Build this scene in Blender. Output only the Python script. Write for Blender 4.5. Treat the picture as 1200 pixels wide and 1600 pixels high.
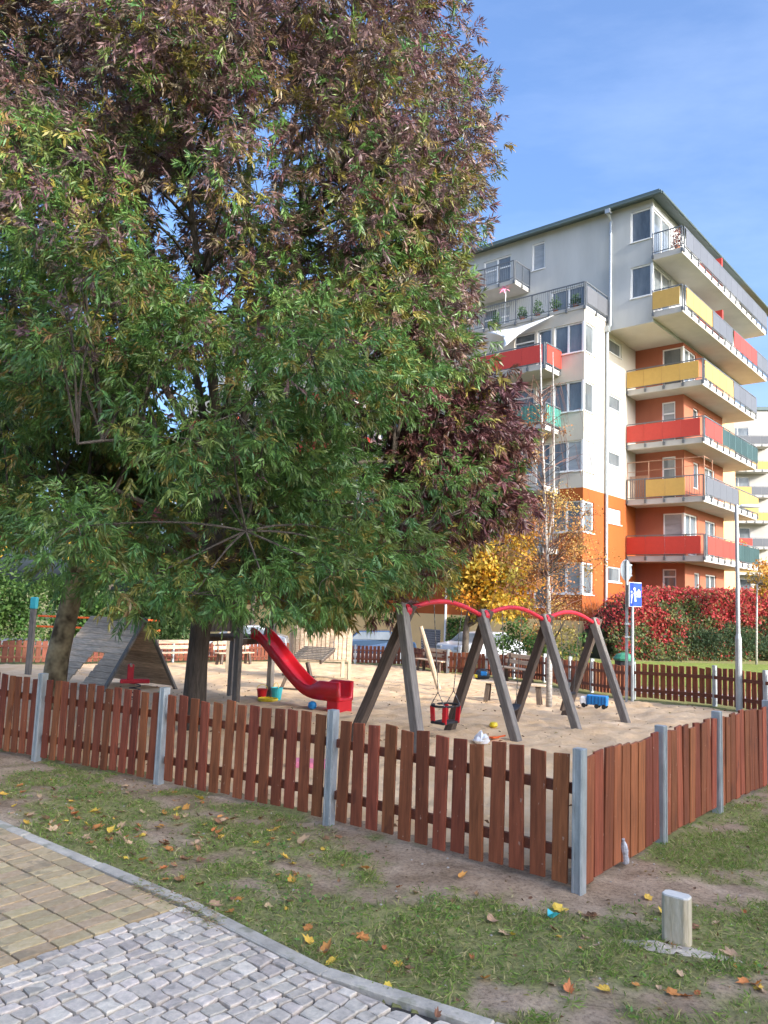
import bpy, bmesh, math, random
import numpy as np
from mathutils import Vector, Matrix

random.seed(7); rng = np.random.default_rng(11)
scene = bpy.context.scene
for o in list(bpy.data.objects): bpy.data.objects.remove(o)
COL = scene.collection
R = math.radians

# ------------------------------------------------------------------ camera
cam_d = bpy.data.cameras.new('camera'); cam = bpy.data.objects.new('camera', cam_d); COL.objects.link(cam)
cam_d.sensor_fit = 'VERTICAL'; cam_d.sensor_height = 36; cam_d.lens = 1208.0/1600*36
cam_d.clip_start = .05; cam_d.clip_end = 6000
PITCH, ROLL = R(6.556), R(2.171)
_f = Vector((0, math.cos(PITCH), math.sin(PITCH))); _u = Vector((0, -math.sin(PITCH), math.cos(PITCH))); _r = Vector((1, 0, 0))
_rr = _r*math.cos(ROLL)+_u*math.sin(ROLL); _uu = _u*math.cos(ROLL)-_r*math.sin(ROLL)
M = Matrix((_rr, _uu, -_f)).transposed().to_4x4(); M.translation = Vector((0, 0, 1.9))
cam.matrix_world = M
scene.camera = cam

# ------------------------------------------------------------------ sky, sun, exposure
SUN_AZ, SUN_EL = 134.0, 22.0          # clockwise from the view direction; behind the camera, to the right
world = bpy.data.worlds.new('World'); scene.world = world; world.use_nodes = True
wn = world.node_tree; wn.nodes.clear()
sky = wn.nodes.new('ShaderNodeTexSky'); sky.sky_type = 'NISHITA'; sky.sun_disc = False
sky.sun_elevation = R(SUN_EL); sky.sun_rotation = R(SUN_AZ); sky.altitude = 250
sky.air_density = .9; sky.dust_density = 8.0; sky.ozone_density = 5.5
tc = wn.nodes.new('ShaderNodeTexCoord'); mp = wn.nodes.new('ShaderNodeMapping'); mp.inputs['Scale'].default_value = (1.1, 3.2, 5)
mp.inputs['Rotation'].default_value = (0.2, .5, .4)
ns = wn.nodes.new('ShaderNodeTexNoise'); ns.inputs['Scale'].default_value = 1.6; ns.inputs['Detail'].default_value = 7; ns.inputs['Roughness'].default_value = .6
rp = wn.nodes.new('ShaderNodeValToRGB'); rp.color_ramp.elements[0].position = .45; rp.color_ramp.elements[1].position = .85
rp.color_ramp.elements[1].color = (.06, .06, .06, 1)
mx = wn.nodes.new('ShaderNodeMixRGB'); mx.inputs[2].default_value = (7.2, 7.8, 8.6, 1)
bg = wn.nodes.new('ShaderNodeBackground'); bg.inputs['Strength'].default_value = .15
wo = wn.nodes.new('ShaderNodeOutputWorld')
L = wn.links.new
L(tc.outputs['Generated'], mp.inputs[0]); L(mp.outputs[0], ns.inputs['Vector']); L(ns.outputs['Fac'], rp.inputs[0])
L(rp.outputs[0], mx.inputs[0]); L(sky.outputs[0], mx.inputs[1]); L(mx.outputs[0], bg.inputs[0]); L(bg.outputs[0], wo.inputs[0])
sd = bpy.data.lights.new('sun', 'SUN'); sd.energy = 2.0; sd.angle = R(.9); sd.color = (1, .93, .82)
sun = bpy.data.objects.new('sun', sd); COL.objects.link(sun)
_a, _e = R(SUN_AZ), R(SUN_EL)
sun.rotation_euler = Vector((math.sin(_a)*math.cos(_e), math.cos(_a)*math.cos(_e), math.sin(_e))).to_track_quat('Z', 'Y').to_euler()
sun.location = (20, -25, 30)
vs = scene.view_settings; vs.view_transform = 'Standard'; vs.look = 'None'; vs.exposure = 1.78; vs.gamma = 1; vs.use_curve_mapping = False
scene.render.engine = 'CYCLES'
scene.cycles.max_bounces = 7; scene.cycles.diffuse_bounces = 4; scene.cycles.glossy_bounces = 2; scene.cycles.transmission_bounces = 3

# ------------------------------------------------------------------ helpers
def smooth(a, b, x):
    t = np.clip((x-a)/(b-a), 0, 1); return t*t*(3-2*t)
def gz(x, y):
    w = 1-.75*smooth(3.5, 8, x)
    return -.035*np.clip(y-10.5, 0, 28)*w
def gzf(x, y): return float(gz(np.float64(x), np.float64(y)))
_perm = rng.random((256, 256))
def vnoise(x, y):
    xi = np.floor(x).astype(int); yi = np.floor(y).astype(int); fx = x-xi; fy = y-yi
    fx = fx*fx*(3-2*fx); fy = fy*fy*(3-2*fy)
    g = lambda i, j: _perm[i & 255, j & 255]
    return (g(xi, yi)*(1-fx)+g(xi+1, yi)*fx)*(1-fy)+(g(xi, yi+1)*(1-fx)+g(xi+1, yi+1)*fx)*fy
def fbm(x, y, o=4):
    s = 0; a = .5
    for k in range(o):
        s = s+a*vnoise(x*2**k+17.3*k, y*2**k+5.1*k); a *= .5
    return s

def tag(o, label=None, cat=None, group=None, kind=None):
    if label: o['label'] = label
    if cat: o['category'] = cat
    if group: o['group'] = group
    if kind: o['kind'] = kind
    return o
def link(name, data, parent=None, loc=None, rz=None):
    o = bpy.data.objects.new(name, data); COL.objects.link(o)
    if parent is not None: o.parent = parent
    if loc is not None: o.location = loc
    if rz is not None: o.rotation_euler = (0, 0, rz)
    return o
def empty(name, loc=(0, 0, 0), rz=0, label=None, cat=None, group=None):
    o = link(name, None, None, loc, rz); o.empty_display_size = .1
    return tag(o, label, cat, group)

class MB:
    def __init__(s): s.v = []; s.f = []; s.mi = []; s.cur = 0
    def add(s, vs, fs):
        n = len(s.v); s.v += [tuple(v) for v in vs]; s.f += [tuple(i+n for i in f) for f in fs]; s.mi += [s.cur]*len(fs)
    def box(s, c, d, rz=0, top=1.0):
        x, y, z = d[0]/2, d[1]/2, d[2]/2; ca, sa = math.cos(rz), math.sin(rz)
        vs = []
        for k, (sx, sy, sz) in enumerate([(-1,-1,-1),(1,-1,-1),(1,1,-1),(-1,1,-1),(-1,-1,1),(1,-1,1),(1,1,1),(-1,1,1)]):
            t = top if sz > 0 else 1
            px, py = sx*x*t, sy*y*t
            vs.append((c[0]+px*ca-py*sa, c[1]+px*sa+py*ca, c[2]+sz*z))
        s.add(vs, [(0,3,2,1),(4,5,6,7),(0,1,5,4),(1,2,6,5),(2,3,7,6),(3,0,4,7)]); return s
    def span(s, a, b):
        return s.box([(a[i]+b[i])/2 for i in range(3)], [abs(b[i]-a[i]) for i in range(3)])
    def beam(s, p0, p1, w, h, up=(0, 0, 1)):
        p0, p1 = Vector(p0), Vector(p1); d = (p1-p0).normalized(); u = Vector(up)
        if abs(d.dot(u)) > .98: u = Vector((1, 0, 0))
        sx = d.cross(u).normalized(); sy = sx.cross(d).normalized()
        vs = [p+sx*(a*w/2)+sy*(b*h/2) for p in (p0, p1) for a, b in ((-1,-1),(1,-1),(1,1),(-1,1))]
        s.add(vs, [(0,1,2,3),(7,6,5,4),(0,4,5,1),(1,5,6,2),(2,6,7,3),(3,7,4,0)]); return s
    def tube(s, pts, rad, n=8, cap=True):
        pts = [Vector(p) for p in pts]
        if not hasattr(rad, '__len__'): rad = [rad]*len(pts)
        vs = []; ref = None
        for i, p in enumerate(pts):
            d = (pts[min(i+1, len(pts)-1)]-pts[max(i-1, 0)]).normalized()
            if ref is None: ref = Vector((1, 0, 0)) if abs(d.x) < .8 else Vector((0, 1, 0))
            a = d.cross(ref).normalized(); b = d.cross(a).normalized(); ref = b.cross(d) if False else ref
            for k in range(n):
                t = 2*math.pi*k/n; vs.append(p+a*(rad[i]*math.cos(t))+b*(rad[i]*math.sin(t)))
        fs = []
        for i in range(len(pts)-1):
            for k in range(n):
                fs.append((i*n+k, i*n+(k+1) % n, (i+1)*n+(k+1) % n, (i+1)*n+k))
        if cap: fs.append(tuple(range(n))[::-1]); fs.append(tuple((len(pts)-1)*n+k for k in range(n)))
        s.add(vs, fs); return s
    def prism(s, poly, z0, z1, inset=0):
        n = len(poly); cx = sum(p[0] for p in poly)/n; cy = sum(p[1] for p in poly)/n
        k = 1-inset
        vs = [(x, y, z0) for x, y in poly]+[(cx+(x-cx)*k, cy+(y-cy)*k, z1) for x, y in poly]
        s.add(vs, [tuple(range(n))[::-1], tuple(range(n, 2*n))]+[(i, (i+1) % n, n+(i+1) % n, n+i) for i in range(n)]); return s
    def lathe(s, prof, c=(0, 0, 0), n=14):
        vs = []; fs = []
        for r, z in prof:
            for k in range(n):
                t = 2*math.pi*k/n; vs.append((c[0]+r*math.cos(t), c[1]+r*math.sin(t), c[2]+z))
        for i in range(len(prof)-1):
            for k in range(n): fs.append((i*n+k, i*n+(k+1) % n, (i+1)*n+(k+1) % n, (i+1)*n+k))
        fs.append(tuple(range(n))[::-1]); fs.append(tuple((len(prof)-1)*n+k for k in range(n)))
        s.add(vs, fs); return s
    def mesh(s, name, mats, bevel=0, smooth=False):
        me = bpy.data.meshes.new(name)
        me.from_pydata(s.v, [], s.f)
        mats = mats if isinstance(mats, (list, tuple)) else [mats]
        for m in mats: me.materials.append(m)
        if len(mats) > 1: me.polygons.foreach_set('material_index', s.mi)
        bm = bmesh.new(); bm.from_mesh(me)
        bmesh.ops.recalc_face_normals(bm, faces=bm.faces)
        if bevel: bmesh.ops.bevel(bm, geom=list(bm.edges), offset=bevel, segments=1, affect='EDGES', clamp_overlap=True)
        bm.to_mesh(me); bm.free()
        if smooth: me.polygons.foreach_set('use_smooth', [True]*len(me.polygons))
        me.update(); return me
    def obj(s, name, mats, parent=None, loc=None, rz=None, bevel=0, smooth=False):
        return link(name, s.mesh(name, mats, bevel, smooth), parent, loc, rz)

# ------------------------------------------------------------------ materials
def mat(name, col, rough=.75, metal=0., var=.18, scale=6., stretch=(1, 1, 1), bump=.0, bscale=None, rnd=0., hue=0., spec=.4, detail=5, col2=None, trans=0, coat=0):
    m = bpy.data.materials.new(name); m.use_nodes = True; nt = m.node_tree; N = nt.nodes; K = nt.links.new
    b = N['Principled BSDF']; b.inputs['Roughness'].default_value = rough; b.inputs['Metallic'].default_value = metal
    b.inputs['Specular IOR Level'].default_value = spec
    if coat: b.inputs['Coat Weight'].default_value = coat
    t = N.new('ShaderNodeTexCoord'); oi = N.new('ShaderNodeObjectInfo')
    mul = N.new('ShaderNodeMath'); mul.operation = 'MULTIPLY'; mul.inputs[1].default_value = 53.7; K(oi.outputs['Random'], mul.inputs[0])
    va = N.new('ShaderNodeVectorMath'); va.operation = 'ADD'; K(t.outputs['Object'], va.inputs[0]); K(mul.outputs[0], va.inputs[1])
    mpn = N.new('ShaderNodeMapping'); mpn.inputs['Scale'].default_value = stretch; K(va.outputs[0], mpn.inputs[0])
    n1 = N.new('ShaderNodeTexNoise'); n1.inputs['Scale'].default_value = scale; n1.inputs['Detail'].default_value = detail; n1.inputs['Roughness'].default_value = .65
    K(mpn.outputs[0], n1.inputs['Vector'])
    rmp = N.new('ShaderNodeValToRGB'); e = rmp.color_ramp.elements; e[0].position = .3; e[1].position = .7
    c2 = col2 if col2 else [c*(1+var) for c in col]
    c1 = [c*(1-var) for c in col]
    e[0].color = (*c1, 1); e[1].color = (*c2, 1)
    K(n1.outputs['Fac'], rmp.inputs[0]); out = rmp.outputs[0]
    if rnd or hue:
        h = N.new('ShaderNodeHueSaturation'); mr = N.new('ShaderNodeMapRange'); mr.inputs[3].default_value = 1-rnd; mr.inputs[4].default_value = 1+rnd
        K(oi.outputs['Random'], mr.inputs[0]); K(mr.outputs[0], h.inputs['Value']); K(out, h.inputs['Color'])
        if hue:
            m2 = N.new('ShaderNodeMath'); m2.operation = 'FRACT'; m3 = N.new('ShaderNodeMath'); m3.operation = 'MULTIPLY'; m3.inputs[1].default_value = 7.13
            K(oi.outputs['Random'], m3.inputs[0]); K(m3.outputs[0], m2.inputs[0])
            mr2 = N.new('ShaderNodeMapRange'); mr2.inputs[3].default_value = .5-hue; mr2.inputs[4].default_value = .5+hue; K(m2.outputs[0], mr2.inputs[0]); K(mr2.outputs[0], h.inputs['Hue'])
        out = h.outputs[0]
    K(out, b.inputs['Base Color'])
    if bump:
        n2 = N.new('ShaderNodeTexNoise'); n2.inputs['Scale'].default_value = bscale or scale*3; n2.inputs['Detail'].default_value = 6
        K(mpn.outputs[0], n2.inputs['Vector'])
        bp = N.new('ShaderNodeBump'); bp.inputs['Strength'].default_value = bump; bp.inputs['Distance'].default_value = .02
        K(n2.outputs['Fac'], bp.inputs['Height']); K(bp.outputs[0], b.inputs['Normal'])
    return m
def add_specks(m, colr, scale, thr, stretch=(1, 1, 1), amount=.8):
    nt = m.node_tree; N = nt.nodes; K = nt.links.new; b = N['Principled BSDF']; src = b.inputs['Base Color'].links[0].from_socket
    mpn = [n for n in N if n.type == 'MAPPING'][0]; vec = mpn.inputs[0].links[0].from_socket
    mp2 = N.new('ShaderNodeMapping'); mp2.inputs['Scale'].default_value = stretch; K(vec, mp2.inputs[0])
    n = N.new('ShaderNodeTexNoise'); n.inputs['Scale'].default_value = scale; n.inputs['Detail'].default_value = 3; K(mp2.outputs[0], n.inputs['Vector'])
    r = N.new('ShaderNodeMapRange'); r.inputs[1].default_value = thr; r.inputs[2].default_value = thr+.05; r.inputs[4].default_value = amount; K(n.outputs['Fac'], r.inputs[0])
    x = N.new('ShaderNodeMixRGB'); K(r.outputs[0], x.inputs[0]); K(src, x.inputs[1]); x.inputs[2].default_value = (*colr, 1); K(x.outputs[0], b.inputs['Base Color'])
def leafmat(name, rough=.45, trans=.35, spec=.5, nscale=0):
    m = bpy.data.materials.new(name); m.use_nodes = True; nt = m.node_tree; N = nt.nodes; K = nt.links.new
    b = N['Principled BSDF']; b.inputs['Roughness'].default_value = rough; b.inputs['Specular IOR Level'].default_value = spec
    a = N.new('ShaderNodeAttribute'); a.attribute_name = 'col'; K(a.outputs['Color'], b.inputs['Base Color'])
    tr = N.new('ShaderNodeBsdfTranslucent'); g = N.new('ShaderNodeGamma'); g.inputs[1].default_value = .85
    K(a.outputs['Color'], g.inputs[0]); K(g.outputs[0], tr.inputs[0])
    mixn = N.new('ShaderNodeMixShader'); mixn.inputs[0].default_value = trans
    K(b.outputs[0], mixn.inputs[1]); K(tr.outputs[0], mixn.inputs[2]); K(mixn.outputs[0], N['Material Output'].inputs[0])
    return m

MT = {}
MT['fence'] = mat('fence_stain', (.225, .066, .029), .62, var=.4, scale=3, stretch=(9, 9, .8), bump=.25, bscale=9, rnd=.28, hue=.010, spec=.3)
MT['fence_far'] = mat('fence_stain_old', (.14, .04, .02), .7, var=.3, scale=3, stretch=(9, 9, .8), rnd=.2, hue=.008)
MT['rail'] = mat('rail_stain', (.15, .044, .022), .65, var=.3, scale=4, stretch=(1, 6, 6), bump=.2)
MT['galv'] = mat('galvanised_steel', (.42, .45, .46), .45, .5, var=.22, scale=14, stretch=(1, 1, .4), bump=.06, rnd=.05)
MT['paintgrey'] = mat('painted_steel', (.40, .42, .42), .45, .4, var=.1, scale=8)
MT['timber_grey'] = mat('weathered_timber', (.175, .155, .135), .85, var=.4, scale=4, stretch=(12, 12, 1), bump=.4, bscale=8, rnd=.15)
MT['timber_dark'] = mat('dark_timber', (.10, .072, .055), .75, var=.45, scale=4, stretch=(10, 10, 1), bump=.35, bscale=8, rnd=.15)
MT['plank'] = mat('weathered_plank', (.50, .38, .265), .85, var=.38, scale=4, stretch=(1, 9, 9), bump=.4, bscale=8, rnd=.22)
MT['pale_wood'] = mat('pale_wood', (.42, .34, .24), .8, var=.22, scale=4, stretch=(8, 8, 1), bump=.2, rnd=.1)
MT['red_plastic'] = mat('red_plastic', (.55, .012, .022), .35, var=.08, scale=3, spec=.5)
MT['red_paint'] = mat('red_paint', (.50, .02, .035), .4, var=.12, scale=9)
MT['black_rubber'] = mat('black_rubber', (.02, .02, .022), .6, var=.2)
MT['dark_metal'] = mat('dark_metal', (.06, .06, .065), .5, .5, var=.2)
MT['chain'] = mat('chain_steel', (.22, .21, .2), .45, .8, var=.3)
MT['cobble'] = mat('granite_cobble', (.60, .505, .405), .8, var=.22, scale=22, bump=.3, bscale=45, rnd=.2, hue=.01)
MT['brick'] = mat('ochre_paver', (.55, .385, .195), .88, var=.2, scale=24, bump=.35, bscale=60, rnd=.17, hue=.012, col2=(.56, .42, .255))
MT['kerb'] = mat('kerb_concrete', (.52, .455, .365), .88, var=.25, scale=7, bump=.35, bscale=50, rnd=.12)
MT['joint'] = mat('joint_sand', (.060, .050, .040), .95, var=.35, scale=18, bump=.4)
MT['concrete'] = mat('balcony_concrete', (.50, .475, .44), .85, var=.08, scale=1.2)
MT['soffit'] = mat('soffit_plaster', (.56, .52, .47), .9, var=.06, scale=1)
MT['white_wall'] = mat('cream_render', (.50, .46, .395), .9, var=.085, scale=1.0, stretch=(1, 1, .22), bump=.05, bscale=30)
MT['orange_wall'] = mat('orange_render', (.33, .080, .015), .9, var=.09, scale=1.0, stretch=(1, 1, .22), bump=.05, bscale=30)
MT['brown_wall'] = mat('terracotta_render', (.33, .112, .062), .9, var=.09, scale=1.0, stretch=(1, 1, .22), bump=.05, bscale=30)
MT['grey_wall'] = mat('grey_render', (.45, .46, .455), .9, var=.08, scale=1.0, stretch=(1, 1, .22), bump=.05, bscale=30)
MT['plinth'] = mat('ochre_plinth', (.68, .47, .22), .9, var=.06, scale=.8)
MT['peach_wall'] = mat('peach_render', (.66, .36, .17), .9, var=.06, scale=.8)
MT['roofmetal'] = mat('roof_sheet', (.10, .135, .135), .5, .3, var=.12, scale=2)
MT['pipe'] = mat('downpipe_metal', (.40, .43, .45), .4, .5, var=.08)
MT['frame'] = mat('white_window_frame', (.80, .80, .79), .45, var=.03)
MT['glass'] = mat('window_glass', (.075, .092, .108), .07, var=.35, scale=.9, spec=.8, col2=(.20, .225, .24), stretch=(1, 1, .35))
MT['glass_blind'] = mat('window_blind', (.34, .36, .37), .25, var=.25, scale=.6, stretch=(1, 1, 6), spec=.6, rnd=.3)
MT['p_red'] = mat('panel_red', (.50, .050, .034), .5, var=.05, rnd=.05)
MT['p_yellow'] = mat('panel_yellow', (.52, .325, .085), .5, var=.05, rnd=.05)
MT['p_grey'] = mat('panel_grey', (.105, .11, .125), .5, var=.08, rnd=.06)
MT['p_green'] = mat('panel_green', (.055, .10, .10), .45, var=.15, scale=4, stretch=(8, 8, .3), rnd=.1)
MT['p_teal'] = mat('panel_teal', (.06, .20, .165), .45, var=.2, scale=4, stretch=(8, 8, .3), rnd=.1)
MT['railing'] = mat('railing_metal', (.16, .17, .18), .45, .4, var=.1)
MT['mesh_brown'] = mat('bamboo_mesh', (.35, .19, .12), .8, var=.3, scale=9, stretch=(8, 8, .5))
MT['cloth'] = mat('sail_cloth', (.74, .74, .73), .85, var=.03)
MT['bark'] = mat('ash_bark', (.075, .060, .048), .95, var=.5, scale=5, stretch=(5, 5, .8), bump=.9, bscale=9)
MT['bark_limb'] = mat('ash_limb_bark', (.10, .082, .066), .9, var=.4, scale=6, stretch=(4, 4, 1), bump=.5, bscale=12)
MT['bark_plane'] = mat('mottled_bark', (.16, .115, .065), .9, var=.6, scale=5, bump=.5, bscale=8, col2=(.34, .28, .17), detail=2)
MT['birch'] = mat('birch_bark', (.48, .44, .40), .8, var=.6, scale=7, stretch=(1, 1, 3.5), bump=.2, col2=(.60, .57, .53))
MT['leaf'] = leafmat('ash_leaf', .42, .22, .45)
MT['leaf_soft'] = leafmat('soft_leaf', .6, .35, .3)
MT['grassblade'] = leafmat('grass_blade', .6, .3, .25)
MT['white_plastic'] = mat('white_plastic', (.75, .76, .78), .4, var=.08)
MT['blue_plastic'] = mat('blue_plastic', (.02, .22, .55), .4, var=.1)
MT['green_plastic'] = mat('green_plastic', (.04, .34, .12), .4, var=.1)
MT['yellow_plastic'] = mat('yellow_plastic', (.80, .60, .03), .4, var=.1)
MT['turquoise'] = mat('turquoise_plastic', (.05, .45, .50), .45, var=.1)
MT['orange_plastic'] = mat('orange_plastic', (.75, .12, .02), .45, var=.1)
MT['pink'] = mat('pink_fabric', (.72, .22, .32), .8, var=.15)
MT['sign_blue'] = mat('sign_blue', (.006, .055, .42), .4, var=.05)
MT['sign_white'] = mat('sign_white', (.80, .82, .84), .5, var=.03)
MT['sign_back'] = mat('sign_back', (.32, .36, .39), .45, .6, var=.08)
MT['bin_green'] = mat('bin_lid', (.05, .22, .13), .5, var=.1)
MT['bin_dark'] = mat('bin_body', (.03, .035, .04), .6, var=.1)
MT['car_white'] = mat('car_paint_silver', (.62, .64, .66), .25, .2, var=.03, coat=.5)
MT['car_blue'] = mat('car_paint_blue', (.05, .09, .16), .25, .2, var=.03, coat=.5)
MT['tyre'] = mat('tyre_rubber', (.02, .02, .02), .85)
MT['louvre'] = mat('garage_grey', (.20, .20, .21), .6, var=.08)
MT['terracotta_pot'] = mat('pot', (.40, .14, .07), .8)
MT['asphalt'] = mat('pale_asphalt', (.30, .265, .24), .92, var=.15, scale=1.5, bump=.2, bscale=40)
MT['stub'] = mat('stub_post_wood', (.50, .40, .25), .8, var=.22, scale=4, stretch=(7, 7, 1.2), bump=.35, bscale=10, col2=(.62, .54, .40))
MT['mortar'] = mat('crumbled_mortar', (.58, .48, .37), .95, var=.2, scale=14, bump=.7, bscale=40)
add_specks(MT['fence'], (.42, .27, .20), 34, .705, (1, 1, .55), .75)
add_specks(MT['fence'], (.085, .026, .016), 7, .63, (1, 1, .35), .55)
add_specks(MT['cobble'], (.22, .20, .17), 9, .62, (1, 1, 1), .45)
add_specks(MT['brick'], (.24, .19, .12), 7, .60, (1, 1, 1), .5)
add_specks(MT['kerb'], (.20, .20, .11), 6, .58, (1, 1, 1), .5)
add_specks(MT['red_plastic'], (.42, .06, .06), 5, .58, (1, 1, 1), .5)
# ------------------------------------------------------------------ numpy grid and leaf clouds
def grid_mesh(name, xs, ys, zf, material, keep=None, attr=None):
    X, Y = np.meshgrid(xs, ys); Z = zf(X, Y)
    nx, ny = len(xs), len(ys)
    idx = np.arange(nx*ny).reshape(ny, nx)
    q = np.stack([idx[:-1, :-1], idx[:-1, 1:], idx[1:, 1:], idx[1:, :-1]], -1).reshape(-1, 4)
    if keep is not None:
        cx = (X[:-1, :-1]+X[1:, 1:])/2; cy = (Y[:-1, :-1]+Y[1:, 1:])/2
        q = q[keep(cx, cy).reshape(-1)]
        used = np.unique(q); mapi = np.zeros(nx*ny, int); mapi[used] = np.arange(len(used)); q = mapi[q]
    else: used = np.arange(nx*ny)
    V = np.stack([X, Y, Z], -1).reshape(-1, 3)[used]
    me = bpy.data.meshes.new(name); me.vertices.add(len(V)); me.vertices.foreach_set('co', V.ravel())
    me.loops.add(q.size); me.loops.foreach_set('vertex_index', q.ravel().astype(np.int32))
    me.polygons.add(len(q)); me.polygons.foreach_set('loop_start', np.arange(0, q.size, 4, dtype=np.int32))
    me.polygons.foreach_set('use_smooth', np.ones(len(q), bool))
    if attr is not None:
        for an, fn in attr.items():
            a = me.attributes.new(an, 'FLOAT', 'POINT'); a.data.foreach_set('value', fn(V[:, 0], V[:, 1]).astype(np.float32))
    me.update(calc_edges=True); me.materials.append(material); return me

def unit(v): return v/np.maximum(np.linalg.norm(v, axis=-1, keepdims=True), 1e-9)
def leaf_mesh(name, base, d, length, width, colr, material, fold=.25, droop=0.):
    """one folded quad per leaf: base, left, tip, right"""
    n = len(base); d = unit(d); r = unit(np.cross(d, unit(rng.normal(size=(n, 3))))); nn = np.cross(r, d)
    L_ = np.broadcast_to(length, n)[:, None]; W = np.broadcast_to(width, n)[:, None]
    mid = base+d*L_*.42+nn*W*fold
    tip = base+d*L_; tip[:, 2] -= droop*L_[:, 0]
    V = np.stack([base, mid-r*W*.5, tip, mid+r*W*.5], 1).reshape(-1, 3)
    me = bpy.data.meshes.new(name); me.vertices.add(4*n); me.vertices.foreach_set('co', V.astype(np.float32).ravel())
    me.loops.add(4*n); me.loops.foreach_set('vertex_index', np.arange(4*n, dtype=np.int32))
    me.polygons.add(n); me.polygons.foreach_set('loop_start', np.arange(0, 4*n, 4, dtype=np.int32))
    ca = me.attributes.new('col', 'FLOAT_COLOR', 'POINT')
    C4 = np.ones((n, 4, 4), np.float32); C4[:, :, :3] = np.clip(colr, .003, 1)[:, None, :]
    ca.data.foreach_set('color', C4.ravel())
    me.update(calc_edges=True); me.materials.append(material); return me
def palette(cols, n, jit=.25):
    cols = np.array(cols); c = cols[rng.integers(0, len(cols), n)]
    return c*(1+rng.uniform(-jit, jit, (n, 1)))
# ------------------------------------------------------------------ layout lines
FRONT = [(1.40, 5.43), (-.37, 6.84), (-2.14, 7.97), (-3.75, 8.85), (-5.36, 9.72), (-6.95, 10.58)]
SIDE = [(1.40, 5.43), (2.39, 6.65), (3.33, 7.74), (4.39, 8.89), (5.45, 10.05), (6.5, 11.2)]
BACKR = [(8.55, 14.2), (7.72, 15.65), (7.22, 16.85), (6.0, 18.45), (5.50, 20.2), (5.28, 21.6), (5.06, 23.9), (4.5, 26.0), (3.85, 27.9), (2.56, 28.9)]
BACKM = [(2.56, 28.9), (1.35, 33.6), (-1.0, 33.6), (-4.2, 33.4)]
BACKL = [(-4.2, 33.4), (-7.6, 29.05), (-10.67, 25.5), (-13.2, 23.3), (-15.2, 21.6)]
SANDPOLY = np.array(FRONT[::-1]+SIDE[1:]+[(8.3, 13.4)]+BACKR+BACKM[1:]+BACKL[1:]+[(-14, 14.5)])
def inpoly(x, y, P):
    r = np.zeros(x.shape, bool); n = len(P)
    for i in range(n):
        x1, y1 = P[i]; x2, y2 = P[(i+1) % n]
        if y1 == y2: continue
        c = ((y1 > y) != (y2 > y)) & (x < (x2-x1)*(y-y1)/(y2-y1)+x1); r ^= c
    return r
def polydist(x, y, P):
    d = np.full(x.shape, 1e9); n = len(P)
    for i in range(n):
        a = np.array(P[i], float); b = np.array(P[(i+1) % n], float); ab = b-a
        t = np.clip(((x-a[0])*ab[0]+(y-a[1])*ab[1])/(ab@ab), 0, 1)
        d = np.minimum(d, np.hypot(x-a[0]-t*ab[0], y-a[1]-t*ab[1]))
    return d
KX = np.array([-30, -1.15, -.235, .15, .56, 1.6, 3.0, 30]); KY = np.array([5.0+28.85*.78, 5.0, 4.165, 3.90, 3.71, 3.25, 2.75, -5.])
def kerb_y(x): return np.interp(x, KX, KY)

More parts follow.
